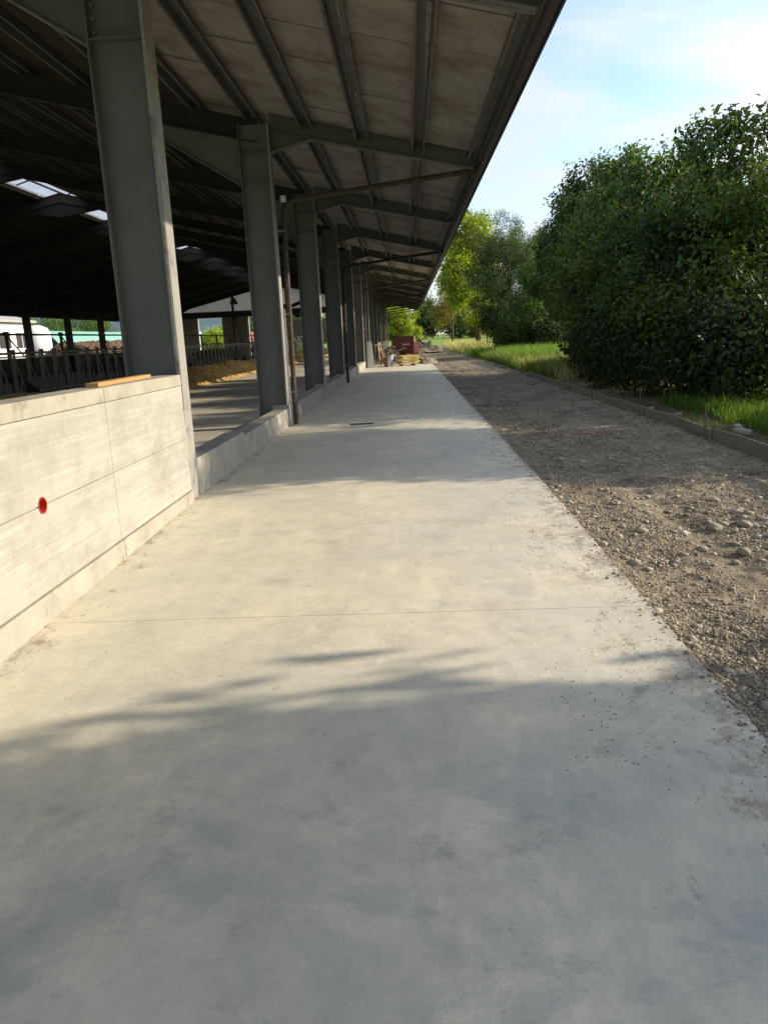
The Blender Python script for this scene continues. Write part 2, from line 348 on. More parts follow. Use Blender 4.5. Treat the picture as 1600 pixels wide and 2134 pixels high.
V, F = grid(-3000, 3000, -600, 3400, 60, 60, lambda X, Y: -0.35 + 0 * X)
o = link(bpy.data.objects.new('ground', np_mesh('ground', V, F, M_field))); tag(o, kind='structure')
def lane_z(X, Y):
    e = np.clip((X - 1.40) / .35, 0, 1)
    z = -.05 - .02 * e + (.25 + .75 * e) * (.05 * (vnoise(X, Y, .5, 1) - .5) + .022 * (vnoise(X, Y, .16, 2) - .5) + .022 * (vnoise(X, Y, .07, 3) - .5))
    z += .05 * (vnoise(X, Y, 1.7, 4) - .5) + .04 * np.clip((X - 3.2) / 1.2, 0, 1)
    z -= .016 * np.maximum(0, 7.9 - Y)
    for xr_ in (2.25, 3.75): z -= .03 * np.exp(-((X - xr_ - .12 * np.sin(Y * .25)) / .17) ** 2)
    z -= .03 * np.exp(-((Y - 2.5) / 3.5) ** 2) * e * (vnoise(X, Y, .9, 7))
    return z
V, F = grid(1.40, 4.75, -3, 14, 190, 700, lane_z)
o = link(bpy.data.objects.new('gravel_lane', np_mesh('gravel_lane', V, F, M_gravel, smooth=True))); tag(o, kind='structure'); LANE = o
V, F = grid(1.34, 4.75, 14, 130, 60, 500, lane_z, 1.6)
o = link(bpy.data.objects.new('gravel_lane_far', np_mesh('gravel_lane_far', V, F, M_gravel, smooth=True))); tag(o, kind='structure')
V, F = grid(-2.4, 1.34, 46, 90, 60, 150, lambda X, Y: -.05 + .12 * (vnoise(X, Y, .8, 5) - .4) + .08 * vnoise(X, Y, .25, 6))
o = link(bpy.data.objects.new('building_site_soil', np_mesh('building_site_soil', V, F, M_gravel, smooth=True))); tag(o, kind='structure')
def verge_z(X, Y):
    return -.03 + .10 * (vnoise(X, Y, .6, 8) - .5) + .05 * (vnoise(X, Y, .2, 9) - .5) + .02 * (X - 4.4)
V, F = grid(4.44, 13, -3, 130, 60, 420, verge_z, 1.3)
o = link(bpy.data.objects.new('verge_soil', np_mesh('verge_soil', V, F, M_soil, smooth=True))); tag(o, kind='structure')
V, F = grid(13, 900, 40, 1100, 50, 50, lambda X, Y: -.12 + .002 * (Y - 40))
o = link(bpy.data.objects.new('crop_field', np_mesh('crop_field', V, F, M_field))); tag(o, kind='structure')
V, F = grid(-30, 13, 91, 1100, 20, 60, lambda X, Y: -.06 + .0042 * np.clip(Y - 100, 0, 900))
o = link(bpy.data.objects.new('crop_field_far', np_mesh('crop_field_far', V, F, M_field))); tag(o, kind='structure')
mb = MB().box(-11.2, -2.62, -8, 90, -.3, -.004)
o = obj('barn_floor', mb, M_barnfloor); tag(o, kind='structure')
M_dung_shade = mat('dark_cubicle_floor', (.035, .028, .02), (.06, .05, .035), 2, .9)
o = obj('cubicle_floor', MB().box(-28, -11.203, -8, 90, -.3, -.002), M_dung_shade); tag(o, kind='structure')
o = obj('yard', MB().box(-200, -28.003, -60, 200, -.3, -.01), M_soil); tag(o, kind='structure')

# concrete pavement slab, cast in bays with saw-cut joints (falls gently towards the camera near it)
def slab_z(y): return -0.016 * max(0.0, 7.9 - y)
pav = bpy.data.objects.new('concrete_pavement', None); COL.objects.link(pav); tag(pav, kind='structure')
jy = [-6.2, -2.7, .82, 4.35, 7.87] + [7.87 + 4.2 * i for i in range(1, 10)]
for i in range(len(jy) - 1):
    g = .0016
    a, b_ = jy[i] + g, jy[i + 1] - g
    mb = MB()
    n = 110; n0 = 0
    ed = [1.42 + .010 * (random.random() - .5) - (.022 * random.random() if random.random() < .10 else 0) for _ in range(n + 1)]
    for k in range(n + 1):
        y = a + (b_ - a) * k / n; z = slab_z(y)
        mb.v += [(-2.345, y, z), (ed[k], y, z), (ed[k], y, z - .22), (-2.345, y, z - .22)]
    for k in range(n):
        p = 4 * k
        mb.f += [(p, p + 1, p + 5, p + 4), (p + 1, p + 2, p + 6, p + 5), (p + 2, p + 3, p + 7, p + 6), (p + 3, p, p + 4, p + 7)]
    mb.f += [(0, 3, 2, 1), (4 * n, 4 * n + 1, 4 * n + 2, 4 * n + 3)]
    o = obj('slab_panel', mb, M_slab, pav)
mb = MB().box(-2.345, 1.40, -6.3, 45.9, -.5, -.30)
obj('joint_filler', mb, M_soil, pav)

# ---------------------------------------------------------------- high concrete wall beside the camera
WX = -2.33
wall = thing('concrete_wall', 'pale board-marked concrete wall with a red pipe sleeve, beside the nearest column', 'wall', (WX, 4, 0))
def wp(x): return x - WX
vj = [-6.0, -2.65, 1.55, 5.715, 7.712]
hj = [-.16, .115, .66, 1.205, 1.318]
g = .0035
for i in range(4):
    for k in range(4):
        y0, y1 = vj[i] + (g if i else 0), vj[i + 1] - (g if i < 3 else 0)
        z0, z1 = hj[k] + (g * .7 if k else 0), hj[k + 1] - (g * .7 if k < 3 else 0)
        name = ['plinth', 'wall_panel', 'wall_panel', 'coping'][k]
        xo = [.022, 0, 0, .003][k]
        if k == 1 and i == 2 or k == 2 and i == 2:
            # panels that the round sleeve hole cuts: half-disc notch polygons
            cy, cz, r = 4.54, .66, .054
            poly = [(y0, z0), (y1, z0), (y1, z1), (y0, z1)]
            pts = []
            if k == 1:
                pts = [(y0, z0), (y1, z0), (y1, z1)] + [(cy + r * math.cos(t), cz + r * math.sin(t)) for t in np.linspace(-.08, -math.pi + .08, 18)] + [(y0, z1)]
            else:
                pts = [(y0, z1), (y0, z0)] + [(cy + r * math.cos(t), cz + r * math.sin(t)) for t in np.linspace(math.pi - .08, .08, 18)] + [(y1, z0), (y1, z1)]
            mb = MB(); kk = len(pts)
            mb.v = [(WX + xo, y, z) for y, z in pts] + [(WX - .24, y, z) for y, z in pts]
            mb.f = [tuple(range(kk)), tuple(range(2 * kk - 1, kk - 1, -1))] + [(q, (q + 1) % kk, kk + (q + 1) % kk, kk + q) for q in range(kk)]
        else:
            mb = MB().box(WX - .24, WX + xo, y0, y1, z0, z1)
        mb.v = [(x - WX, y - 4, z) for x, y, z in mb.v]
        obj(name, mb, M_coping if k in (0, 3) else M_wall, wall, bevel=0 if (i == 2 and k in (1, 2)) else .004)
# core behind the joints, open where the sleeve runs
mb = MB(); mb.box(-.225, -.012, -9.98, .47, -.15, 1.30); mb.box(-.225, -.012, .61, 3.70, -.15, 1.30); mb.box(-.225, -.012, .47, .61, -.15, .59); mb.box(-.225, -.012, .47, .61, .73, 1.30)
obj('wall_core', mb, M_coping, wall)
mb = MB(); n = 28
for r, x in ((.054, .004), (.047, .004), (.047, -.05), (.0001, -.05)):
    for k in range(n): mb.v.append((x, .54 + r * math.cos(2 * math.pi * k / n), .66 + r * math.sin(2 * math.pi * k / n)))
for q in range(3):
    for k in range(n): mb.f.append((q * n + k, q * n + (k + 1) % n, (q + 1) * n + (k + 1) % n, (q + 1) * n + k))
sl = obj('pipe_sleeve', mb, M_redpl, wall); sl['label'] = 'orange-red plastic pipe sleeve set in the wall'

o = obj('plank', MB().box(-.05, .05, -.72, .72, 0, .032), M_wood, bevel=.004)
o.location = (-2.47, 6.48, 1.32); o.rotation_euler = (0, 0, R_(3)); tag(o, 'short orange timber plank lying on top of the concrete wall', 'plank')

# low kerb walls between the columns
CY = [7.86 + 6.72 * i for i in range(-1, 13)]          # column lines
low = thing('low_concrete_wall', 'low stepped concrete kerb wall running between the barn columns', 'low wall', (-2.33, 8, 0))
heights = [.40, .365, .36, .36, .36, .36]
segs = [(8.02, 10.4, .40), (10.41, 14.40, .345), (14.62, 21.2, .355), (21.21, 27.7, .35), (27.72, 34.6, .36), (34.62, 42.2, .36)]
for a, b_, h in segs:
    mb = MB().box(-.27, 0, a - 8, b_ - 8, -.12, h)
    obj('kerb_block', mb, M_curb, low, bevel=.012)
mb = MB().box(-.02, .035, 14.30 - 8, 14.62 - 8, -.12, .30)
for i, (yy) in enumerate((14.41, 21.1, 34.5)):
    mb = MB().box(-.30, .03, yy - 8 - .02, yy - 8 + .19, -.12, .41); obj('kerb_pier', mb, M_curb, low, bevel=.01)

# ---------------------------------------------------------------- barn
barn = thing('barn', 'long open-sided dairy barn with steel portal frames and a deep overhanging eave', 'barn', (0, 0, 0))
SL = .232
EX, EZ = 1.43, 4.55
def top(x): return EZ + SL * (EX - x)      # underside of purlins = top of rafters (near slope)
RX = -15.0; RZ = top(RX)
CX0, CX1 = -2.35, -2.90                     # outer and inner faces of near columns
def column_mesh(flip=False, bolts=True):
    mb = MB()
    fw = .145                               # half flange width
    zt = 5.40
    mb.box(-.54, -.522, -fw, fw, -.2, zt)                    # inner flange
    mb.box(-.522, -.018, -.006 - .045, .006 - .045, -.2, zt)             # web
    for z in (4.42, 4.90):
        mb.box(-.522, -.018, -fw + .01, fw - .01, z, z + .016)   # stiffeners
    return mb.mesh('column', M_steel)
cm = column_mesh()
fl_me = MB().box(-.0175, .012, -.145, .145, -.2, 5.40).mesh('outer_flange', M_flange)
bolt_me = MB().tube([(0, 0, 0), (0, -.025, 0)], .018, 6).mesh('bolt', M_galv)
for i, y in enumerate(CY):
    o = bpy.data.objects.new('column', cm); link(o, barn); o.location = (CX0, y, 0)
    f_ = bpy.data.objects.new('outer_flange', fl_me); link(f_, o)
    if i in (1, 2):
        for k in range(7):
            b = bpy.data.objects.new('bolt', bolt_me); link(b, o); b.location = (-.485, -.05, 4.50 + .115 * k)
    if i == 1:
        rail = obj('rail_bar', MB().box(-.0, .012, -.15, -.142, 0, 2.3), M_galv, o)
        rail.data = MB().box(.001, .022, -.135, -.115, .95, 3.2).mesh('rail_bar', M_galv)
        obj('rail_lug', MB().box(.001, .014, -.142, -.108, .80, .95), M_steel, o, bevel=.004)
ml = []
def rafter_mesh(part=None):
    mb = MB()
    t = .008
    def band(x0, x1, d0, d1, u=0.0):
        P = [(x0, top(x0) - d0), (x1, top(x1) - d1), (x1, top(x1) + u), (x0, top(x0) + u)]
        mb.prism(P, -t, t)
        mb.prism([(x0, top(x0) + u - .014), (x1, top(x1) + u - .014), (x1, top(x1) + u - .001), (x0, top(x0) + u - .001)], -.085, .085)
        mb.prism([(x0, top(x0) - d0), (x1, top(x1) - d1), (x1, top(x1) - d1 + .014), (x0, top(x0) - d0 + .014)], -.085, .085)
    if part != 'in': band(CX0 + .02, 1.30, .16, .10, .15)
    if part != 'out': band(RX, CX1 + .35, .38, .38)
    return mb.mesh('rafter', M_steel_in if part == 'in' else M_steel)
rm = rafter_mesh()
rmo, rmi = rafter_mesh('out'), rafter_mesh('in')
def haunch_mesh():
    mb = MB(); t = .007
    zb = lambda x: top(x) - .38
    mb.prism([(CX1, 4.41), (CX1, zb(CX1)), (-4.9, zb(-4.9))], -t, t)
    def strip(a, b):
        dx, dz = b[0] - a[0], b[1] - a[1]; l = math.hypot(dx, dz); nx, nz = -dz / l * .012, dx / l * .012
        mb.prism([a, b, (b[0] + nx, b[1] + nz), (a[0] + nx, a[1] + nz)], -.085, .085)
    strip((CX1, 4.40), (-4.92, zb(-4.92)))
    zr = lambda x: top(x) - .15
    mb.prism([(CX0 + .001, 4.93), (CX0 + .001, zr(CX0)), (-1.62, zr(-1.62))], -t, t)
    strip((CX0 + .001, 4.92), (-1.60, zr(-1.60)))
    return mb.mesh('haunch', M_steel)
hm = haunch_mesh()
def mir(me, name, m):                       # mirrored copy for the far slope
    me2 = me.copy(); me2.name = name
    for v in me2.vertices: v.co.x = 2 * RX - v.co.x
    me2.flip_normals(); me2.materials.clear(); me2.materials.append(m); return me2
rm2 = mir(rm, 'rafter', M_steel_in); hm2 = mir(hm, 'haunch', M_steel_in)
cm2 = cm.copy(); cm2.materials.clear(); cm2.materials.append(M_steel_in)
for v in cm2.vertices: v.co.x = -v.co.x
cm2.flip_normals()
gus = MB(); gus.prism([(RX - 1.6, top(RX + 1.6) - .38), (RX, RZ - 1.0), (RX + 1.6, top(RX + 1.6) - .38), (RX, RZ - .38)], -.007, .007)
gus.prism([(RX - 1.6, top(RX + 1.6) - .39), (RX, RZ - 1.01), (RX, RZ - .99), (RX - 1.6, top(RX + 1.6) - .37)], -.09, .09)
gus.prism([(RX + 1.6, top(RX + 1.6) - .39), (RX, RZ - 1.01), (RX, RZ - .99), (RX + 1.6, top(RX + 1.6) - .37)], -.09, .09)
gme = gus.mesh('ridge_gusset', M_steel_in)
for y in CY:
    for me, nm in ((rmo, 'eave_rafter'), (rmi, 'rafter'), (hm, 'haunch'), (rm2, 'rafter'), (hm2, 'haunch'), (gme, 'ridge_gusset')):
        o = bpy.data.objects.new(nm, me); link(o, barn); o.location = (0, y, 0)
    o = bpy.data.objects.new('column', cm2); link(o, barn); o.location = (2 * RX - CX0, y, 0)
Y0, Y1 = CY[0] - 4, CY[-1] + .6
def purlin(px, side=1, m=M_purlin, nm='purlin'):
    mb = MB(); z = top(px) + .002
    w, h, t = .085, .15, .006
    for sx in (-1, 1):
        mb.box(px + sx * w - t, px + sx * w + t, Y0, Y1, z, z + h)
        a = px + sx * w; mb.box(min(a, a + sx * .035), max(a, a + sx * .035), Y0, Y1, z, z + .008)
    mb.box(px - w, px + w, Y0, Y1, z + h, z + h + .006)
    if side < 0: mb.v = [(2 * RX - x, y, z_) for x, y, z_ in mb.v]
    o = obj(nm, mb, m, barn)
PX = [1.29 - .985 * i for i in range(16)] + [-13.98]
for p in PX:
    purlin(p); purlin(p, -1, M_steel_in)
# soffit boards, one object per board where they can be told apart
def board(x0, x1, y0, y1, m, far=False, me=None):
    mb = MB(); z0, z1 = top(x0) + .158, top(x1) + .158; t = .05
    mb.prism([(x0, z0), (x1, z1), (x1, z1 + t), (x0, z0 + t)], y0, y1)
    return mb
count = 0
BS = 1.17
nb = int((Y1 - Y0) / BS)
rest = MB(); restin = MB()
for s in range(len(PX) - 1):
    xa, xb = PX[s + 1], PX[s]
    base = None
    for k in range(nb):
        y0 = Y0 + BS * k + (0.10 * ((s * 7) % 3 - 1)); y1 = y0 + BS - .024
        jit = random.uniform(-.012, .012)
        if s <= 4 and 2.2 < y0 < 62:
            if base is None or s == 0 and False:
                mb = board(xa, xb, 0, BS - .024, M_soffit); base = mb.mesh('soffit_board', M_soffit)
            o = bpy.data.objects.new('soffit_board', base); link(o, barn); o.location = (0, y0, jit); count += 1
        else:
            mb = board(xa, xb, y0, y1, M_soffit)
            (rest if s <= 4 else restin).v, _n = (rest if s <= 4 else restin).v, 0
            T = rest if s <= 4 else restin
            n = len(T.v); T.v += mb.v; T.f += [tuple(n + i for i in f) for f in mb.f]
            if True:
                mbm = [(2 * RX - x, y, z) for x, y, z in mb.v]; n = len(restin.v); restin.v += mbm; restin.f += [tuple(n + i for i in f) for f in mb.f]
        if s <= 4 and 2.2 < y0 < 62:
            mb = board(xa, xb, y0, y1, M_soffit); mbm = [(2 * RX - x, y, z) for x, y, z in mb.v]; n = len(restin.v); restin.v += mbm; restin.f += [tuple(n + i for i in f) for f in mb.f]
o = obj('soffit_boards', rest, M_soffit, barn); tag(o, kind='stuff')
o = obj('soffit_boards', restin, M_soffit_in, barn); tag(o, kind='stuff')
# roof sheets over the boards (both slopes), open at the ridge
xr = PX[-1]
for side in (1, -1):
    mb = MB(); P = [(xr, top(xr) + .225), (1.40, top(1.40) + .225), (1.40, top(1.40) + .265), (xr, top(xr) + .265)]
    if side < 0: P = [(2 * RX - x, z) for x, z in P]
    mb.prism(P, Y0, Y1); obj('roof', mb, M_roof, barn)
# light strip trim along the ridge opening + translucent ridge sheets bay by bay
for side in (1, -1):
    for dz, m in ((.0, M_wood), (.12, M_white)):
        x = xr - .02 - dz
        mb = MB().box(x - .04, x + .04, Y0, Y1, top(xr) + .02 + dz, top(xr) + .10 + dz)
        if side < 0: mb.v = [(2 * RX - a, b, c) for a, b, c in mb.v]
        obj('ridge_trim', mb, m, barn)
for i, y in enumerate(CY[:-1]):
    mb = MB(); n = 44
    for side in (1, -1):
        n0 = len(mb.v)
        for k in range(n + 1):
            yy = y + .02 + (6.68) * k / n; w = .03 * (k % 2)
            xo = xr + .12
            mb.v += [((xo if side > 0 else 2 * RX - xo), yy, top(xo) + .30 + w), (RX, yy, RZ + .42 + w)]
        for k in range(n):
            a = n0 + 2 * k; mb.f.append((a, a + 2, a + 3, a + 1))
    obj('ridge_sheet', mb, M_trans, barn)
    mb = MB()
    for yy in (y + 1.7, y + 3.4, y + 5.0):
        for side in (1, -1):
            xo = xr; X1 = xo if side > 0 else 2 * RX - xo
            mb.tube([(X1, yy, top(xo) + .3), (RX, yy, RZ + .35)], .03, 4)
    for side in (1, -1):
        X1 = RX + side * .42; mb.box(X1 - .03, X1 + .03, y + .02, y + 6.7, RZ + .18, RZ + .25)
    obj('ridge_frame', mb, M_steel_in, barn)
# eave gutter and fascia
mb = MB().prism([(1.395, 4.56), (1.405, 4.50), (1.50, 4.50), (1.515, 4.80), (1.50, 4.80), (1.49, 4.515), (1.41, 4.515), (1.405, 4.86), (1.395, 4.86)], Y0, Y1)
obj('gutter', mb, M_gutter, barn)
mb = MB().box(1.517, 1.54, Y0, Y1, 4.49, 4.83); obj('fascia', mb, M_gutter, barn)
mb.v = [(2 * RX - x, y, z) for x, y, z in mb.v]; obj('fascia', mb, M_gutter, barn)
# downpipes with long horizontal arms from the gutter
def downpipe(y, m, r=.045):
    mb = MB()
    pts = [(1.40, y + .02, 4.55), (1.33, y + .02, 4.50)]
    pts += [(-1.95, y + .02, 4.16), (-2.10, y + .02, 4.13), (-2.19, y + .02, 4.06), (-2.22, y + .02, 3.95)]
    pts += [(-2.235, y + .01, 2.0), (-2.245, y, .45), (-2.25, y, .0)]
    mb.tube(pts, r, 12)
    p = obj('downpipe', mb, m, barn, smooth=False)
    for z in (.62, 2.1, 3.6):
        obj('pipe_clip', MB().box(-2.352, -2.19, y - .055, y - .035, z, z + .03), M_galv, p)
    return p
for k, y in enumerate([CY[2] + .20, CY[4] + .2, CY[6] + .2, CY[8] + .2, CY[10] + .2, CY[11] + .2, CY[12] + .2, CY[13] + .2]):
    downpipe(y, M_pipe_rust if k == 0 else M_pipe_dark, .048 if k == 0 else .05)
o = obj('junction_box', MB().box(-.05, .05, -.04, .04, -.055, .055), M_white, barn, bevel=.008, off=(-2.19, CY[2] + .10, 4.16))
o = obj('hose', MB().tube([(-2.30, 14.63, .0), (-2.30, 14.63, .5), (-2.31, 14.62, .62), (-2.30, 14.62, 2.2)], .016, 8), M_galv, barn)
# wind bracing rods in one bay
mb = MB()
for a, b_ in (((-1.6, CY[4], 5.2), (1.2, CY[5], 4.6)), ((-1.6, CY[5], 5.2), (1.2, CY[4], 4.6))): mb.tube([a, b_], .012, 5)
obj('wind_brace', mb, M_steel, barn)
# end wall at the far gable
YE = CY[-1] + .35
def zt(x): return top(x) if x > RX else top(2 * RX - x)
mb = MB().prism([(-27.6, 5.3), (-3.0, 5.3), (-3.0, top(-3.0) - .05), (RX, RZ - .05), (-27.6, top(2 * RX + 27.6) - .05)], YE, YE + .03)
obj('gable_sheet', mb, M_net, barn)
mb = MB().prism([(-3.0, top(-3.0) - .045), (-3.0, top(-3.0) + .222), (RX, RZ + .222), (RX, RZ - .045)], YE - .02, YE + .05)
mb.prism([(2 * RX + 3, top(-3.0) - .045), (2 * RX + 3, top(-3.0) + .222), (RX - .004, RZ + .222), (RX - .004, RZ - .045)], YE - .02, YE + .05)
obj('verge_trim', mb, M_steel_in, barn)
obj('gable_beam', MB().box(-27.5, -2.95, YE - .12, YE + .1, 4.62, 5.295), M_steel_in, barn)
M_endwall = mat('grimy_concrete_panel', (.20, .18, .14), (.27, .24, .19), 1, .9)
for a, b_ in ((-27.5, -24.25), (-21.3, -18.35), (-9.3, -6.6)):
    obj('wall_panel', MB().box(a, b_, YE - .06, YE + .12, 0, 4.615), M_endwall, barn)
    obj('wall_jamb', MB().box(b_ + .005, b_ + .16, YE - .02, YE + .16, 0, 4.61), M_white, barn)
mb = MB()
for k in range(40):
    x = -15.6 + .155 * k; mb.box(x, x + .15, YE - .02 - .02 * (k % 2), YE + .05, 2.15, 4.05)
obj('corrugated_sheet', mb, M_roof, barn)
mb = MB()
for k in range(14): mb.prism([(-15.5 + .45 * k, 1.65), (-15.2 + .45 * k, 1.65), (-15.35 + .45 * k, 2.1), (-15.6 + .45 * k, 2.1)], YE - .05, YE)
obj('slats', mb, M_roof, barn)['kind'] = 'stuff'
obj('added_dark_side_wall', MB().box(-27.75, -27.55, -8, YE, 0, 1.25), M_dung_shade, barn)  # added low wall, coloured near black as shade behind the feed fence
obj('gable_post', MB().box(-20.0, -19.75, YE - .4, YE - .2, 0, 7), M_steel_in, barn)
# solid end bays of the near side (closed panels far down)
obj('end_panel', MB().box(-2.62, -2.42, 62, YE, 0, 1.2), M_endwall, barn)

# ---------------------------------------------------------------- inside the barn
FX = -10.8
ff = thing('feed_fence', 'dark steel self-locking feed fence with slanted headlock bars along the feed alley', 'fence', (FX, 20, 0))
FL0, FL1 = -6, 66
obj('top_rail', MB().tube([(0, FL0, 1.60), (0, FL1, 1.60)], .032, 8), M_galv, ff)
obj('second_rail', MB().tube([(0, FL0, 1.50), (0, FL1, 1.50)], .022, 8), M_galv, ff)
obj('bottom_rail', MB().tube([(0, FL0, .50), (0, FL1, .50)], .03, 8), M_galv, ff)
obj('kerb', MB().box(-.1, .08, FL0, FL1, 0, .38), M_endwall, ff)
M_bar = mat('feed_bar_steel', (.11, .105, .095), (.18, .17, .15), 8, .6, metallic=.2)
vb = MB().tube([(0, 0, .5), (0, 0, 1.6)], .024, 6).mesh('upright_bar', M_bar)
vb2 = MB().tube([(0, 0, 1.6), (0, .05, 1.25), (0, .24, .93), (0, .36, .5)], .022, 6).mesh('headlock_bar', M_bar)
vb3 = MB().tube([(0, .24, .93), (0, .16, .7), (0, .12, .5)], .018, 6).mesh('headlock_stay', M_bar)
lock = MB().box(-.05, .05, -.05, .05, 1.58, 1.70).mesh('latch', M_rust)
far = MB(); k = 0; y = FL0
while y < FL1:
    if -1.5 <= y < 42:
        for me, nm, d in ((vb, 'upright_bar', 0), (vb, 'upright_bar', .12), (vb2, 'headlock_bar', .16), (vb3, 'headlock_stay', .16)):
            o = bpy.data.objects.new(nm, me); link(o, ff); o.location = (0, y + d, 0)
        o = bpy.data.objects.new('latch', lock); link(o, ff); o.location = (0, y + .1, 0)
    else:
        far.tube([(0, y, .5), (0, y, 1.6)], .024, 4); far.tube([(0, y + .16, 1.6), (0, y + .4, .93), (0, y + .5, .5)], .022, 4)
    y += .82
tag(obj('headlock_bars', far, M_bar, ff), kind='stuff')
# cubicle neck rail and posts behind
nr = thing('neck_rail', 'dark horizontal cubicle rail on posts behind the feed fence', 'rail', (-13.2, 30, 0))
obj('rail', MB().tube([(0, -14, 2.22), (0, 50, 2.22)], .035, 8), M_steel_in, nr)
pm = MB().box(-.04, .04, -.04, .04, 0, 2.2).mesh('post', M_steel_in); bm_ = MB().tube([(0, 0, 2.2), (0, 1.0, 1.5)], .025, 6).mesh('brace', M_steel_in)
cl = MB().box(-.05, .05, -.10, .10, 2.17, 2.31).mesh('clamp', M_rust)
for k in range(16):
    for me, nm in ((pm, 'post'), (bm_, 'brace'), (cl, 'clamp')):
        o = bpy.data.objects.new(nm, me); link(o, nr); o.location = (0, -13 + 4 * k, 0)
# feed heap: a long ridge of feed
def heap_z(X, Y):
    d = (X + 9.55) + .35 * (vnoise(X * 0, Y, 2.5, 21) - .5)
    h = .62 * np.exp(-(np.abs(d) / .85) ** 2.2) * (.75 + .5 * vnoise(X * 0, Y, 1.7, 23)) + .11 * (vnoise(X, Y, .22, 22) - .4) + .07 * (vnoise(X, Y, .09, 24) - .5)
    edge = np.clip((1.35 - np.abs(d)) / .25, 0, 1)
    return h * edge - .02
V, F = grid(-11.0, -8.0, 17, 87, 90, 1100, heap_z, 1.3)
o = link(bpy.data.objects.new('feed_heap', np_mesh('feed_heap', V, F, M_feed, smooth=True))); tag(o, 'long golden heap of chopped feed along the foot of the feed fence', 'feed', kind='stuff')
# scattered feed bits
def bits(n, xf, yf, zf, size, m, name, tcol, flat=.35):
    cx, cy = xf(n), yf(n); cz = zf(cx, cy)
    sz = size(n); a = rng.random(n) * 6.28
    base = np.array([[1, 0, 0], [0, 1, 0], [-1, 0, 0], [0, -1, 0], [0, 0, 1], [0, 0, -1]], float)
    P = base[None] * (rng.random((n, 6, 1)) * .5 + .7)
    P[:, :, 0] *= rng.uniform(.8, 1.5, (n, 1)); P[:, :, 2] *= rng.uniform(flat, flat * 2, (n, 1))
    tx = P[:, :, 0] * np.cos(a)[:, None] - P[:, :, 1] * np.sin(a)[:, None]; ty = P[:, :, 0] * np.sin(a)[:, None] + P[:, :, 1] * np.cos(a)[:, None]
    tl = rng.normal(0, .3, (n, 2)); tz = P[:, :, 2] + tx * tl[:, :1] + ty * tl[:, 1:]
    V = np.stack([tx, ty, tz], -1) * sz[:, None, None] + np.stack([cx, cy, cz], -1)[:, None, :]
    f = np.array([[0, 1, 4], [1, 2, 4], [2, 3, 4], [3, 0, 4], [1, 0, 5], [2, 1, 5], [3, 2, 5], [0, 3, 5]])
    F = f[None] + (np.arange(n) * 6)[:, None, None]
    t = tcol(n); T = np.repeat(t, 6, axis=0)
    me = np_mesh(name, V, F, m, tint=T, k=3); return link(bpy.data.objects.new(name, me))
def grey_tint(lo, hi, var=.03):
    return lambda n: np.clip(rng.uniform(lo, hi, (n, 1)) + rng.normal(0, var, (n, 3)) * np.array([1, .8, 1]), 0, 2)
o = bits(16000, lambda n: rng.normal(-8.9, .65, n).clip(-10.6, -7.7), lambda n: 19 + 45 * rng.random(n) ** 1.2, heap_z, lambda n: rng.uniform(.02, .055, n), M_feedbit, 'feed_bits', grey_tint(.6, 1.2))
tag(o, 'loose golden feed flakes lying on and beside the feed heap', 'feed', kind='stuff')

# cows
def cow(y, label, head_turn=0.0):
    t = thing('cow', label, 'cow', (-12.15, y, 0), 0, 'black cows eating at the feed fence')
    bm = bmesh.new(); lay = bm.verts.layers.skin.verify()
    J = {}
    def v(n, p, r, par=None):
        q = bm.verts.new(p); q[lay].radius = (r, r) if not isinstance(r, tuple) else r; J[n] = q
        if par: bm.edges.new((J[par], q))
        else: q[lay].use_root = True
    h = head_turn
    v('hip', (-.95, 0, 1.12), (.30, .36)); v('belly', (-.3, 0, 1.02), (.36, .42), 'hip'); v('chest', (.42, 0, 1.05), (.30, .38), 'belly')
    v('neck', (.85, .0, 1.02), (.15, .23), 'chest'); v('neck2', (1.25, h * .3, .72), (.12, .17), 'neck'); v('poll', (1.5, h * .6, .52), (.12, .13), 'neck2')
    v('muz', (1.78, h, .33), (.085, .085), 'poll'); v('nose', (1.88, h * 1.1, .28), (.07, .06), 'muz')
    for s, n in ((-1, 'r'), (1, 'l')):
        v('sh' + n, (.45, s * .20, .75), .13, 'chest'); v('kn' + n, (.47, s * .2, .42), .065, 'sh' + n); v('ft' + n, (.47, s * .2, .05), .06, 'kn' + n)
        v('th' + n, (-.98, s * .22, .80), .17, 'hip'); v('hk' + n, (-1.15, s * .22, .47), .07, 'th' + n); v('hf' + n, (-1.05, s * .22, .05), .06, 'hk' + n)
        v('ear' + n, (1.42, s * .2 + h * .6, .56), (.035, .02), 'poll')
    v('tail', (-1.28, 0, 1.15), .04, 'hip'); v('tail2', (-1.36, 0, .6), .025, 'tail')
    me = bpy.data.meshes.new('cow_body'); bm.to_mesh(me); bm.free(); me.materials.append(M_cow)
    o = bpy.data.objects.new('body', me); link(o, t); o.modifiers.new('skin', 'SKIN'); s = o.modifiers.new('sub', 'SUBSURF'); s.levels = 1; s.render_levels = 1
    obj('ear_tag', MB().box(1.44, 1.47, .19 + h * .6, .25 + h * .6, .46, .53), M_cowwhite, t)
    return t
for y, l, h in ((21.2, 'black cow lowering its head through the feed fence, nearest cow left of the first column', .05),
                (31.5, 'black cow with its muzzle in the golden feed, right beside the first column edge', .1),
                (35.0, 'black cow bending down to the feed, middle of the three beyond the first column', -.05),
                (37.4, 'black cow with neck stretched over the feed, third beyond the first column', .15),
                (47.5, 'black cow standing at the feed seen between second and third columns', 0),
                (49.9, 'black cow farther behind the second column gap at the feed fence', .1)):
    cow(y, l, h)
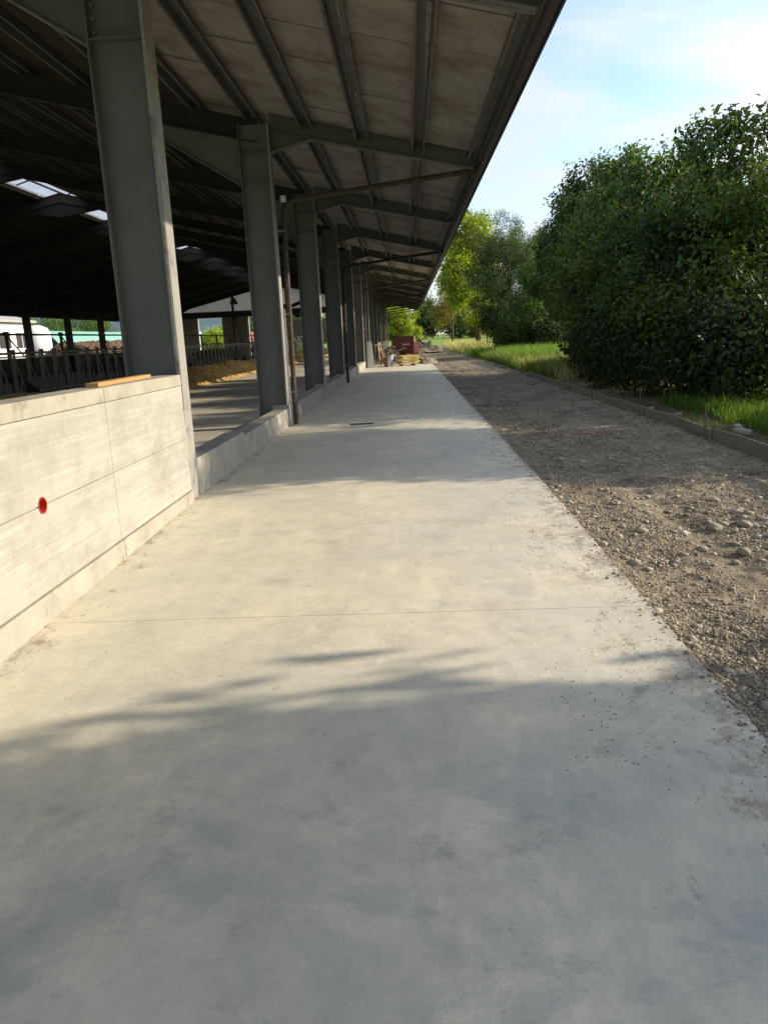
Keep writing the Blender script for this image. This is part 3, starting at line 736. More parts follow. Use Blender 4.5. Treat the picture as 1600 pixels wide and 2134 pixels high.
# ceiling fan (large slow blades) hanging from a rafter line
fan = thing('ceiling_fan', 'large dark fan with broad blades hanging tilted behind the second column', 'fan', (-6.95, 45, 3.5))
obj('hub', MB().tube([(0, 0, -.12), (0, 0, .2)], .12, 14), M_pipe_dark, fan)
obj('rod', MB().tube([(0, 0, .25), (0, -.3, 3.0)], .04, 8), M_pipe_dark, fan)
bl = MB().box(.15, 1.0, -.11, .11, -.015, .02).mesh('blade', M_pipe_dark)
for k in range(6):
    o = bpy.data.objects.new('blade', bl); link(o, fan); o.matrix_basis = Matrix.Rotation(R_(62), 4, 'X') @ Matrix.Rotation(R_(60 * k + 22), 4, 'Z')
for k, (x, y, z) in enumerate([(-8.9, 40, 3.7), (-10.2, 52, 4.3)]):
    t = thing('hanging_lamp', ['dark pendant lamp hanging in front of the pale gable', 'dark pendant lamp hanging beside the second column'][k], 'lamp', (x, y, z), 0, 'pendant lamps inside the barn')
    obj('cord', MB().tube([(0, 0, .2), (0, 0, top(x) - z)], .02, 6), M_pipe_dark, t)
    obj('lamp_shade', MB().tube([(0, 0, .22), (0, 0, .1), (0, 0, -.1)], .07, 10, .22), M_pipe_dark, t)

# ---------------------------------------------------------------- beyond the barn on the left
b = thing('white_building', 'long white low building seen through the open far side of the barn, left edge', 'building', (-48, 80, 0))
obj('wall', MB().box(-4, 3, -25, 11, 0, 5.0), M_white, b)
obj('roof', MB().prism([(-5, 5.05), (3.6, 5.05), (3.6, 5.3), (-.5, 6.3), (-5, 5.3)], -25.5, 11.6), M_roof, b)
for k in range(9):
    w = obj('window', MB().box(3.0, 3.06, -23 + 3.8 * k, -20.6 + 3.8 * k, 2.2, 3.9), M_pipe_dark, b)
    obj('frame', MB().box(3.06, 3.1, -21.85 + 3.8 * k, -21.75 + 3.8 * k, 2.2, 3.9), M_white, w)
t = thing('feed_silo', 'pale grey rounded tank standing between the white building and the green tunnel', 'tank', (-45.5, 93.5, 0))
mb = MB(); mb.tube([(0, 0, .8), (0, 0, 2.2), (0, 0, 3.8), (0, 0, 4.5), (0, 0, 4.85)], 1.6, 18)
n = 18
for i, r in enumerate((.7, 1.0, 1.0, .8, .3)):
    for k in range(n):
        x, y, z = mb.v[i * n + k]; mb.v[i * n + k] = (x * r, y * r, z)
obj('tank', mb, M_white, t, smooth=True)
for sx in (-1, 1): obj('leg', MB().box(sx * 1.0 - .06, sx * 1.0 + .06, -.06, .06, 0, 1.4), M_galv, t)
t = thing('polytunnel', 'long green tarpaulin-covered tunnel with a dark open end, beyond the barn', 'tunnel', (-47, 96.5, 0))
mb = MB(); n = 14
arc = [(3.4 * math.cos(a), 4.3 * math.sin(a)) for a in np.linspace(0, math.pi, n)]
inn = [(x * .97, z * .97) for x, z in arc]
mb.prism(arc + inn[::-1], 0, 34); obj('cover', mb, M_tarp, t)
mb = MB().prism(inn, 1.0, 1.1); obj('dark_opening_sheet', mb, M_pipe_dark, t)  # dark sheet standing in for the shade inside the open tunnel end
def mz(X, Y): return (1.02 + .55 * vnoise(X, Y, 2.5, 31)) * np.clip(1 - ((X + 38.5) / 3) ** 2, 0, 1) * np.clip((Y - 81) / 5, 0, 1) * np.clip((122 - Y) / 4, 0, 1) * 1.7 + .3 * vnoise(X, Y, .6, 32)
V, F = grid(-42, -35, 66, 124, 50, 200, mz)
o = link(bpy.data.objects.new('root_heap', np_mesh('root_heap', V, F, M_manure, tint=.8))); tag(o, 'long reddish brown heap in front of the green tunnel', 'heap')
o2 = bits(6000, lambda n: rng.uniform(-41, -36, n), lambda n: rng.uniform(82, 120, n), mz, lambda n: rng.uniform(.10, .22, n), M_manure, 'root_lumps', grey_tint(.6, 1.5, .1), .6)
o2.parent = o; tag(o2, kind='stuff')
V, F = grid(-1400, 300, 900, 1500, 60, 12, lambda X, Y: np.clip(1 - abs(Y - 1200) / 300, 0, 1) * (38 + 30 * vnoise(X, Y, 260, 41)) * np.clip((-60 - X) / 200, 0, 1) - 1)
o = link(bpy.data.objects.new('hills', np_mesh('hills', V, F, M_hill, smooth=True))); tag(o, kind='structure')
t = thing('tractor', 'small red tractor parked behind the opening in the far end wall', 'tractor', (-22.6, 108, 0))
obj('body', MB().box(-.8, .8, -1.8, 1.0, 1.0, 2.0), M_red, t, bevel=.1); obj('cab', MB().box(-.75, .75, -.2, 1.4, 2.0, 3.2), M_red, t, bevel=.12)
for sx in (-1, 1): obj('wheel', MB().tube([(sx * .8, .8, .85), (sx * 1.2, .8, .85)], .85, 18), M_black, t)
o = obj('white_wall_block', MB().box(-1.0, .2, -1, 1, 0, 3.4), M_white, bevel=.05, off=(-28.4, 104, 0)); tag(o, 'bright white upright block seen through the left opening of the end wall', 'block')

# ---------------------------------------------------------------- formwork boards and stakes along the lane
by = [4.0, 7.35, 10.75, 14.15, 17.75, 21.3, 24.9, 28.6]
bx_ = [4.34, 4.31, 4.30, 4.36, 4.37, 4.38, 4.42, 4.50]
blab = ['weathered timber formwork board along the lane, nearest piece at the right edge',
        'weathered formwork board running up to the nearest rusty stake', 'formwork board between the nearest and second stake',
        'formwork board behind the second stake in tree shade', 'formwork board beside the dark bushes, fifth along the lane',
        'formwork board at the edge of the tall grass, sixth along the lane', 'farthest formwork board, half sunk in gravel beside the tall grass']
for i in range(7):
    y0, y1 = by[i] + .004, by[i + 1] - .004; L_ = y1 - y0; n = 10; mb = MB()
    for k in range(n + 1):
        y = L_ * k / n; dx = .012 * math.sin(k * 1.1 + i) ; dz = .012 * math.sin(k * .7 + 2 * i)
        mb.v += [(dx - .014, y, -.12 + dz), (dx + .014, y, -.12 + dz), (dx + .014, y, .125 + dz), (dx - .014, y, .125 + dz)]
    for k in range(n):
        p = 4 * k
        for q in range(4): mb.f.append((p + q, p + (q + 1) % 4, p + 4 + (q + 1) % 4, p + 4 + q))
    mb.f += [(3, 2, 1, 0), (4 * n, 4 * n + 1, 4 * n + 2, 4 * n + 3)]
    o = obj('formwork_board', mb, M_oldwood); o.location = (bx_[i], y0, .015)
    o.rotation_euler = (0, 0, -math.atan2(bx_[i + 1] - bx_[i], L_)); tag(o, blab[i], 'board', 'formwork boards along the lane')
    if i >= 1:
        o = obj('timber_peg', MB().box(-.025, .025, -.04, .04, -.1, .14), M_oldwood, off=(bx_[i] - .048, y0 + .05, 0))
        tag(o, 'short timber peg holding the formwork board at stake number %s from the camera' % ['', 'one', 'two', 'three', 'four', 'five', 'six'][i], 'peg', 'timber pegs along the formwork')
sl_ = ['rusty steel stake nearest the camera on the right edge', 'thin pale steel stake standing tallest, second from the camera', 'thin rusty stake in front of the dark bushes, third from the camera',
       'thin stake fourth from the camera in deep shade', 'thin stake fifth from the camera by the tall grass']
for i, (x, y, h) in enumerate([(4.20, 10.77, .40), (4.25, 14.02, .52), (4.29, 17.88, .36), (4.30, 20.4, .34), (4.34, 24.9, .3)]):
    o = obj('steel_stake', MB().tube([(0, 0, -.2), (.01 * (i - 2), .01, h)], .011, 7), M_rust, off=(x, y, 0)); tag(o, sl_[i], 'stake', 'steel stakes along the formwork')

# ---------------------------------------------------------------- stones and gravel on the lane
def stone_mesh(seed):
    r = random.Random(seed); bm = bmesh.new(); bmesh.ops.create_icosphere(bm, subdivisions=1, radius=1)
    for v in bm.verts: v.co *= r.uniform(.78, 1.12); v.co.z *= .62; v.co.x *= 1.25
    me = bpy.data.meshes.new('stone'); bm.to_mesh(me); bm.free()
    g = .75 + .5 * r.random(); a = me.color_attributes.new('tint', 'FLOAT_COLOR', 'POINT')
    a.data.foreach_set('color', np.tile([g, g * r.uniform(.93, 1), g * r.uniform(.82, 1), 1], len(me.vertices)).astype(np.float32))
    me.materials.append(M_stone)
    for p in me.polygons: p.use_smooth = True
    return me
stones = [stone_mesh(i) for i in range(14)]
LP = []
rs = random.Random(5)
for k in range(285):
    q = rs.random()
    if q < .40: x, y, s = rs.gauss(3.35, .38), rs.gauss(6.1, .42), rs.uniform(.028, .07)
    elif q < .55: x, y, s = rs.gauss(2.5, .5), rs.gauss(6.7, .5), rs.uniform(.022, .045)
    elif q < .8: x, y, s = rs.uniform(1.5, 2.9), rs.uniform(3.2, 6.5), rs.uniform(.016, .035)
    elif q < .9: x, y, s = 1.45 + rs.random() * .2, rs.uniform(3.2, 9), rs.uniform(.02, .045)
    else: x, y, s = rs.uniform(1.6, 4.2), rs.uniform(4.5, 10), rs.uniform(.025, .045)
    if not (1.47 < x < 4.25): continue
    z = float(lane_z(np.array([[x]]), np.array([[y]]))[0, 0])
    o = bpy.data.objects.new('stone', stones[k % 14]); link(o, LANE)
    o.location = (x, y, z + s * .18); o.scale = (s * rs.uniform(.7, 1.15), s, s * rs.uniform(.7, 1.05)); o.rotation_euler = (rs.uniform(-.25, .25), rs.uniform(-.25, .25), rs.random() * 6.28)
lz = lambda X, Y: lane_z(X, Y) + .002
px_ = 1.43 + 2.9 * rng.random(150000); py_ = 2.2 + 9.5 * rng.random(150000) ** 1.25
rut = np.exp(-((px_ - 2.25 - .12 * np.sin(py_ * .25)) / .2) ** 2) + np.exp(-((px_ - 3.75 - .12 * np.sin(py_ * .25)) / .2) ** 2)
mk = rng.random(150000) < (1 - .75 * rut) * np.clip((vnoise(px_, py_, .45, 81) * .6 + vnoise(px_, py_, 1.3, 82) * .7 - .36) * 2.6, .45, 1)
px_, py_ = px_[mk][:85000], py_[mk][:85000]
o = bits(len(px_), lambda n: px_, lambda n: py_, lz, lambda n: np.clip(rng.exponential(.0042, n), .002, .016) + .0022, M_pebble, 'gravel', grey_tint(.55, 1.3, .03), .4)
tag(o, 'loose grey and beige gravel pebbles scattered over the near lane', 'gravel', kind='stuff')
o = bits(26000, lambda n: 1.43 + 2.9 * rng.random(n), lambda n: 11.5 + 45 * rng.random(n) ** 1.3, lz, lambda n: rng.uniform(.008, .024, n), M_pebble, 'gravel', grey_tint(.55, 1.3, .03), .4)
tag(o, 'gravel pebbles over the shaded far part of the lane', 'gravel', kind='stuff')
o = bits(3600, lambda n: 1.445 - rng.exponential(.035, n), lambda n: 2 + 20 * rng.random(n) ** 1.4, lambda X, Y: -0.016 * np.maximum(0, 7.9 - Y) - np.where(X > 1.42, .035, 0), lambda n: np.clip(rng.exponential(.005, n), .002, .018), M_pebble, 'gravel', grey_tint(.5, 1.2, .03), .45)
tag(o, 'gravel and soil spilled over the edge of the concrete pavement', 'gravel', kind='stuff')
# crumbs of dirt on the slab
def slabz(X, Y): return -0.016 * np.maximum(0, 7.9 - Y) + .001
CRC = [(rng.uniform(.75, 1.38), 2.4 + 8 * rng.random()) for _ in range(26)]
def crumb_x(n):
    a = 1.41 - rng.exponential(.16, n); b_ = -2.33 + rng.exponential(.09, n); c = rng.uniform(-2.3, 1.4, n); q = rng.random(n)
    return np.clip(np.where(q < .62, a, np.where(q < .9, b_, c)), -2.32, 1.42)
o = bits(2600, crumb_x, lambda n: 2.2 + 14 * rng.random(n) ** 1.3, slabz, lambda n: np.clip(rng.exponential(.0017, n), .0008, .006), M_crumb, 'dirt_crumbs', grey_tint(.7, 1.3, .03), .5)
tag(o, 'small dirt crumbs along both edges of the concrete pavement', 'dirt', kind='stuff')
cc = np.array(CRC)[rng.integers(0, len(CRC), 4200)]
cx_ = np.clip(cc[:, 0] + rng.normal(0, .10, 4200), -2.3, 1.415); cy_ = cc[:, 1] + rng.normal(0, .16, 4200)
o = bits(4200, lambda n: cx_, lambda n: cy_, slabz, lambda n: np.clip(rng.exponential(.0016, n), .0008, .006), M_crumb, 'dirt_crumbs', grey_tint(.7, 1.3, .03), .5)
tag(o, 'clusters of dried mud crumbs near the lane edge of the pavement', 'dirt', kind='stuff')
# verge stones
for i, (x, y, s) in enumerate([(4.75, 10.9, .13), (4.95, 11.5, .10), (4.7, 13.4, .09), (4.62, 14.6, .08), (5.2, 10.6, .12)]):
    o = bpy.data.objects.new('verge_stone', stones[i + 2]); link(o); o.location = (x, y, .03 + s * .2); o.scale = (s, s * .9, s); o.rotation_euler = (.1, .1, i * 1.3)
    tag(o, ['pale rounded stone behind the nearest formwork board, right of the first stake', 'grey stone on the verge behind the pale rounded stone', 'small stone on the verge by the tallest stake',
            'small stone behind the board beyond the tallest stake', 'larger grey stone on the verge near the right edge'][i], 'stone', 'stones on the verge')
# red marking powder across the lane
n_ = 520; xx = np.concatenate([1.9 + .55 * rng.random(260), 2.6 + .8 * rng.random(260)])
o = bits(n_, lambda n: xx, lambda n: 12.1 + .10 * (xx - 1.8) + rng.normal(0, .05, n), lz, lambda n: rng.uniform(.006, .016, n), M_redmark, 'red_marking', grey_tint(.7, 1.2), .4)
tag(o, 'faded red marking powder line across the gravel lane', 'marking', kind='stuff')
# drain cover in the slab
o = obj('drain_cover', MB().box(-.22, .22, -.12, .12, -.002, .006), M_gutter, bevel=.003, off=(-.93, 14.35, .002)); tag(o, 'small dark metal drain cover set in the pavement', 'drain cover')

# ---------------------------------------------------------------- site materials at the end of the pavement
t = thing('white_board', 'tall white board leaning upright beside a barn column at the end of the pavement', 'board', (-2.02, 41.9, 0))
obj('panel', MB().box(-.17, .17, -.03, .03, 0, 1.42, Matrix.Rotation(R_(-4), 4, 'Y')), M_white, t)
t = thing('timber_trestle', 'leaning timber trestle of thin laths beside the white board', 'trestle', (-1.55, 42.4, 0))
obj('top_board', MB().box(-.26, .16, -.06, .06, 1.18, 1.23), M_white, t)
for (a, b_) in (((-.2, 0, 1.18), (-.32, .1, 0)), ((0, 0, 1.18), (.34, .1, 0)), ((-.1, 0, 1.18), (.08, -.1, 0)), ((.1, 0, 1.18), (-.1, .1, 0)), ((.1, .05, 1.1), (.42, .2, 0))):
    obj('leg', MB().tube([a, b_], .022, 5), M_wood, t)
o = thing('drum', 'dark brown cylindrical drum at the end of the pavement', 'drum', (-1.16, 42.2, 0))
obj('body', MB().tube([(0, 0, 0), (0, 0, .5)], .17, 18), M_dun, o); obj('rim', MB().tube([(0, 0, .48), (0, 0, .52)], .18, 18), M_dun, o)
o = thing('bucket', 'pale blue bucket just behind the brown drum', 'bucket', (-.98, 42.9, 0))
obj('body', MB().tube([(0, 0, 0), (0, 0, .6)], .13, 16, .16), M_blue, o); obj('rim', MB().tube([(0, 0, .57), (0, 0, .61)], .17, 16), M_blue, o)
st = thing('formwork_panel_stack', 'stack of yellow timber formwork panels lying at the end of the pavement', 'timber stack', (.0, 43.1, 0), R_(14))
for k, (dx, dy, a, w) in enumerate([(0, 0, 0, .55), (.05, .02, 5, .52), (-.06, 0, -3, .56), (.08, .05, 6, .5), (.03, .02, 2, .48)]):
    Tm = Matrix.Translation((dx, dy, .10 + .095 * k)) @ Matrix.Rotation(R_(a), 4, 'Z')
    obj('panel', MB().box(-w, w, -.45, .45, 0, .085, Tm), M_yellow, st)
for sx in (-.35, .35): obj('batten', MB().box(sx - .05, sx + .05, -.5, .5, 0, .10), M_yellow, st)
def heap_mesh(name, cx, cy, rx, ry, h, m, seed, label, cat, nb=0):
    V, F = grid(cx - rx, cx + rx, cy - ry, cy + ry, 44, 44, lambda X, Y: h * np.clip(1 - ((X - cx) / rx) ** 2 - ((Y - cy) / ry) ** 2, 0, 1) ** .8 * (.4 + 1.1 * vnoise(X, Y, rx * .22, seed)) + .16 * vnoise(X, Y, .22, seed + 1) - .06)
    o = link(bpy.data.objects.new(name, np_mesh(name, V, F, m, tint=.8))); tag(o, label, cat)
    for k in range(nb):
        s = rs.uniform(.06, .16); q = bpy.data.objects.new('clod', stones[k % 14]); link(q, o)
        q.location = (cx + rs.gauss(0, rx * .4), cy + rs.gauss(0, ry * .4), .1 + h * .35 * rs.random()); q.scale = (s, s, s); q.rotation_euler = (rs.random(), rs.random(), rs.random() * 6)
    return o
heap_mesh('rubble_heap', 1.05, 45.2, .7, .6, .32, M_gravel, 51, 'low grey heap of rubble on the far corner of the pavement', 'heap', 14)
heap_mesh('soil_heap', .9, 77, 2.6, 3.0, .95, M_gravel, 52, 'brown soil heap behind the red skip', 'heap', 34)
heap_mesh('debris_heap', -1.5, 68, 1.0, 3, .55, M_gravel, 53, 'brown debris heap left of the red skip beside the barn', 'heap', 12)
for k in range(9):
    a = rs.uniform(-.6, .6)
    o = obj('scrap_board', MB().box(-.06, .06, -rs.uniform(.6, 1.2), rs.uniform(.6, 1.2), 0, .04), M_oldwood, off=(-1.5 + rs.uniform(-.6, .9), 60 + rs.uniform(-6, 7), .1 + .3 * rs.random()))
    o.rotation_euler = (rs.uniform(-.5, .5), rs.uniform(-.3, .3), rs.random() * 3)
    tag(o, 'old scrap board lying in the litter between barn and red skip', 'board', 'scrap boards by the skip')
def skip(name, label, loc, w, d, h, m, rz, ribs=4, text=False):
    t = thing(name, label, 'skip', loc, rz)
    def sh(a): return [(-w * a, -d), (w * a, -d), (w * a, d), (-w * a, d)]
    mb = MB(); mb.box(-w, w, -d, -d + .05, .12, h); mb.box(-w, w, d - .05, d, .12, h); mb.box(-w, -w + .05, -d + .05, d - .05, .12, h); mb.box(w - .05, w, -d + .05, d - .05, .12, h); mb.box(-w + .05, w - .05, -d + .05, d - .05, .12, .2)
    obj('body', mb, m, t)
    for k in range(ribs):
        z = .22 + (h - .4) * k / (ribs - 1); obj('rib', MB().box(-w - .02, w + .02, -d - .035, -d - .002, z, z + .06), m, t)
    obj('rim', MB().box(-w - .04, w + .04, -d - .04, -d + .06, h + .003, h + .07), m, t); obj('rim', MB().box(-w - .04, w + .04, d - .06, d + .04, h + .003, h + .07), m, t)
    for sx in (-1, 1): obj('rim', MB().box(sx * w - .05, sx * w + .05, -d + .063, d - .063, h + .003, h + .07), m, t)
    for sx in (-1, 1): obj('foot', MB().box(sx * w * .8 - .05, sx * w * .8 + .05, -d, d, 0, .117), m, t)
    return t
t = skip('skip', 'small faded red ribbed metal skip standing past the yellow timber stack', (.12, 67.5, 0), .70, .6, 1.05, M_red, R_(-22))
obj('name_plate', MB().box(-.36, .36, -.648, -.638, .86, .99), M_white, t)
t = skip('open_container', 'rusty brown open container filled with dark soil behind the red skip', (-.35, 73, 0), 1.05, .8, 1.55, M_brownbox, R_(-6), 3)
V, F = grid(-.98, .98, -.72, .72, 30, 20, lambda X, Y: 1.45 + .25 * vnoise(X, Y, .7, 61) + .1 * vnoise(X, Y, .2, 62))
o = link(bpy.data.objects.new('soil_load', np_mesh('soil_load', V, F, M_soil, smooth=True))); o.location = (-.35, 73, 0); o.rotation_euler = (0, 0, R_(-6)); tag(o, 'dark soil heaped in the brown open container', 'soil')

# ---------------------------------------------------------------- vegetation
def leaves(centers, normals, size, aspect=.5, droop=.35, rnd=.6):
    """folded leaf: 6 verts, 2 quads"""
    n = len(centers)
    nr = normals + rng.normal(0, rnd, (n, 3)); nr[:, 2] += .25
    nr /= np.linalg.norm(nr, axis=1)[:, None]
    d = rng.normal(0, 1, (n, 3)); d[:, 2] -= droop * 2.2
    d -= (d * nr).sum(1)[:, None] * nr; d /= np.linalg.norm(d, axis=1)[:, None] + 1e-9
    s = np.cross(nr, d)
    L_ = size[:, None]
    base = centers - d * L_ * .5; tip = centers + d * L_ * .5 - nr * L_ * .12
    w = aspect * .5 * L_
    r1 = centers + s * w + nr * w * .35 ; l1 = centers - s * w + nr * w * .35
    V = np.stack([base, r1, tip, l1], 1)
    F = np.array([[0, 1, 2], [0, 2, 3]])[None] + (np.arange(n) * 4)[:, None, None]
    return V.reshape(-1, 3), F.reshape(-1, 3)
def crown_mesh(name, blobs, nclump, per, lsize, m, spread=.19, tint=(.65, 1.35), inner=.16, aspect=.5, droop=.35, zmin=.0, hue=.12, sub=16):
    if sub:
        nb_ = []
        for b in blobs:
            for q in range(sub):
                d = rng.normal(0, 1, 3); d /= np.linalg.norm(d)
                f = rng.uniform(.30, .46); k_ = rng.uniform(.62, .86)
                nb_.append((b[0] + d[0] * b[3] * k_, b[1] + d[1] * b[4] * k_, b[2] + d[2] * b[5] * k_, b[3] * f, b[4] * f, b[5] * f * .85))
            for q in range(7):
                a_ = rng.uniform(0, 6.28); k_ = rng.uniform(0, .62); h_ = math.sqrt(1 - k_ * k_) * 1.06
                nb_.append((b[0] + math.cos(a_) * k_ * b[3], b[1] + math.sin(a_) * k_ * b[4], b[2] + h_ * b[5], .12 * b[3], .10 * b[4], .22 * b[5]))
            nb_.append((b[0], b[1], b[2], b[3] * .72, b[4] * .72, b[5] * .72))
        blobs = nb_
    vol = np.array([b[3] * b[4] + b[4] * b[5] + b[3] * b[5] for b in blobs]); pr_ = vol / vol.sum()
    idx = rng.choice(len(blobs), nclump, p=pr_); B = np.array(blobs)[idx]
    d = rng.normal(0, 1, (nclump, 3)); d /= np.linalg.norm(d, axis=1)[:, None]
    r = np.where(rng.random(nclump) < inner, rng.uniform(.2, .8, nclump), rng.uniform(.82, 1.10, nclump))
    lump = 1 + .13 * np.sin(d[:, 0] * 5 + B[:, 0]) * np.sin(d[:, 1] * 6 + 1.3 * B[:, 1]) + .10 * np.sin(d[:, 2] * 9 + d[:, 0] * 7 + B[:, 2])
    C = B[:, :3] + d * B[:, 3:6] * (r * lump)[:, None]
    keep = C[:, 2] > zmin; C = C[keep]; d = d[keep]; nc = len(C)
    bt = rng.uniform(.62, 1.45, len(blobs)) if sub else np.ones(len(blobs))
    yl = rng.uniform(0, 1, len(blobs)) if sub else np.zeros(len(blobs))
    ik = idx[keep]
    ct = bt[ik][:, None] * np.stack([1 + .45 * yl[ik], 1 + .12 * yl[ik], 1 - .2 * yl[ik]], 1) * rng.uniform(*tint, (nc, 1)) * (1 + rng.normal(0, hue, (nc, 3)) * np.array([1, .4, .6]))
    k = rng.poisson(per, nc) + 1
    ii = np.repeat(np.arange(nc), k); n = len(ii)
    csz = rng.uniform(.6, 1.4, nc)[ii]
    P = C[ii] + np.clip(rng.normal(0, 1, (n, 3)), -1.5, 1.5) * (spread * csz)[:, None] * np.array([1, 1, .75])
    P = P[:]
    sz = lsize * rng.uniform(.6, 1.35, n)
    V, F = leaves(P, d[ii] * .9, sz, aspect, droop)
    T = np.repeat(ct[ii] * rng.uniform(.8, 1.2, (n, 1)), 4, axis=0)
    return np_mesh(name, V, F, m, tint=np.clip(T, .1, 2.5), k=3)
def tree(name, label, cat, base, trunk_top, r, blobs, nclump, per, lsize, m, group=None, limbs=6, **kw):
    t = thing(name, label, cat, base, 0, group)
    bx, by_, bz = base
    lb = [(b[0] - bx, b[1] - by_, b[2] - bz, b[3], b[4], b[5]) for b in blobs]
    mb = MB(); top_ = Vector(trunk_top) - Vector(base)
    mb.tube([(0, 0, -.2), (.03, .02, top_.z * .3), tuple(top_ * .65 + Vector((.06, -.05, 0))), tuple(top_)], r, 9, r * .4)
    obj('trunk', mb, M_bark, t, smooth=True)
    mb = MB(); rr = random.Random(int(bx * 10 + by_))
    for k in range(limbs):
        b = lb[k % len(lb)]
        e = Vector((b[0] + rr.uniform(-.6, .6) * b[3], b[1] + rr.uniform(-.6, .6) * b[4], b[2] + rr.uniform(-.1, .7) * b[5]))
        s = top_ * rr.uniform(.35, .9); md = s.lerp(e, .5) + Vector((rr.uniform(-.2, .2), rr.uniform(-.2, .2), .25))
        mb.tube([tuple(s), tuple(md), tuple(e)], r * .42, 6, r * .08)
    obj('limbs', mb, M_bark, t)
    o = bpy.data.objects.new('crown', crown_mesh('crown', lb, nclump, per, lsize, m, **kw)); link(o, t)
    return t
G1 = 'broadleaf trees in the row along the lane'
tree('broadleaf_tree', 'dark green broadleaf tree at the right edge, nearest of the row', 'tree', (8.7, 13.6, 0), (8.6, 13.4, 4.0), .16,
     [(8.5, 12.1, 4.1, 2.1, 2.3, 1.7), (8.1, 11.5, 2.9, 1.9, 1.9, 1.5)], 4200, 13, .15, M_leaf, G1)
tree('broadleaf_tree', 'tall dark green tree touching the right edge of the view, behind the nearest formwork', 'tree', (7.7, 18.2, 0), (7.7, 18.0, 4.2), .17,
     [(7.5, 18.0, 3.85, 1.9, 2.4, 1.8), (7.1, 17.8, 2.3, 1.8, 2.2, 1.7), (7.0, 19.4, 2.7, 1.6, 1.7, 1.9)], 4600, 12, .15, M_leaf, G1, zmin=-1)
tree('broadleaf_tree', 'dark green tree behind the tall steel stake, third in the row', 'tree', (7.6, 22.8, 0), (7.6, 22.8, 4.2), .16,
     [(7.4, 22.4, 4.0, 1.8, 2.3, 1.8), (6.8, 21.8, 2.2, 1.6, 2.3, 1.8), (7.0, 24.4, 3.0, 1.6, 1.7, 2.0)], 4400, 12, .15, M_leaf, G1)
tree('broadleaf_tree', 'dark green tree with a sunlit yellow-green top in the middle of the row', 'tree', (7.7, 27.4, 0), (7.6, 27.3, 5.0), .17,
     [(7.5, 27.0, 4.6, 1.8, 2.1, 2.2), (6.9, 26.4, 2.4, 1.5, 2.2, 1.9), (7.1, 28.9, 3.4, 1.6, 1.6, 2.2)], 3900, 12, .155, M_leaf, G1, tint=(.8, 1.5))
tree('broadleaf_tree', 'tallest dark tree of the row with drooping leafy tips', 'tree', (7.8, 32.2, 0), (7.8, 32.1, 5.4), .17,
     [(7.5, 31.6, 5.15, 1.7, 2.0, 2.35), (7.1, 31.0, 2.9, 1.5, 1.7, 2.0), (7.2, 33.2, 4.3, 1.3, 1.4, 1.8)], 3600, 12, .155, M_leaf, G1)
tree('broadleaf_tree', 'dark tree at the left end of the near row, overhanging the grass gap', 'tree', (7.9, 35.6, 0), (7.9, 35.4, 4.6), .15,
     [(7.5, 35.2, 4.8, 1.5, 1.6, 2.0), (7.3, 36.0, 3.5, 1.2, 1.4, 1.3)], 2400, 12, .155, M_leaf, G1)
# trees beside and behind the camera whose shade falls on the pavement (outside the frame)
tree('broadleaf_tree', 'broadleaf tree beside the lane just right of the camera position', 'tree', (8.6, 0, 0), (8.6, 0, 4.5), .18,
     [(8.3, .8, 3.35, 2.2, 3.4, 2.9), (8.5, -1.8, 4.0, 2.2, 3.0, 2.7)], 11000, 10, .27, M_leaf, G1, spread=.22, sub=0, inner=.5)
# big-leaved bushes under the row
for i, (x, y, rx, ry, h) in enumerate([(6.4, 15.0, 1.1, 1.5, 1.15), (6.3, 18.0, 1.2, 1.7, 1.35), (6.1, 21.2, 1.0, 1.7, 1.3), (6.3, 24.6, .9, 1.5, 1.2), (7.0, 28, 1.0, 1.6, 1.2), (8.6, 30.5, .9, 1.2, 1.0), (7.6, 53.5, 1.6, 1.6, 1.5), (9.3, 51.0, 1.3, 1.3, 1.3)]):
    t = thing('bush', ['big-leaved dark bush nearest the right edge under the trees', 'big-leaved dark bush behind the second stake', 'dark bush leaning towards the lane behind the third stake',
                       'dark bush with a branch reaching into the grass gap', 'dark bush at the foot of the middle trees', 'dark bush at the foot of the tallest tree', 'dark spreading bush at the foot of the bluish tree', 'dark bush by the mid green tree in the second group'][i], 'bush', (x, y, 0), 0, 'dark bushes under the tree row')
    o = bpy.data.objects.new('foliage', crown_mesh('foliage', [(0, 0, h * .75, rx, ry, h), (rx * .3, ry * .3, h * 1.2, rx, ry * .8, h * .8)], 1300, 8, .125, M_leaf, spread=.2, aspect=.65, tint=(.35, .9), zmin=.02, sub=0)); link(o, t)
    mb = MB()
    for k in range(6): mb.tube([(0, 0, 0), (rs.uniform(-.3, .3), rs.uniform(-.4, .4), h * .6), (rs.uniform(-.8, .8) * rx, rs.uniform(-.8, .8) * ry, h * 1.3)], .022, 5, .008)
    obj('stems', mb, M_bark, t)
# low branch that throws the long wavy shadow on the lane verge
t = thing('fallen_branch', 'long low wavy bare branch hanging under the trees by the lane', 'branch', (6.1, 8, 1.0))
obj('stem', MB().tube([(.05, -.4, .05), (0, 1.2, 0), (-.05, 2.6, .03), (.06, 4.0, -.02), (.3, 5.4, .05), (1.2, 7.0, .4), (2.2, 8.2, .9)], .055, 8, .085), M_bark, t)
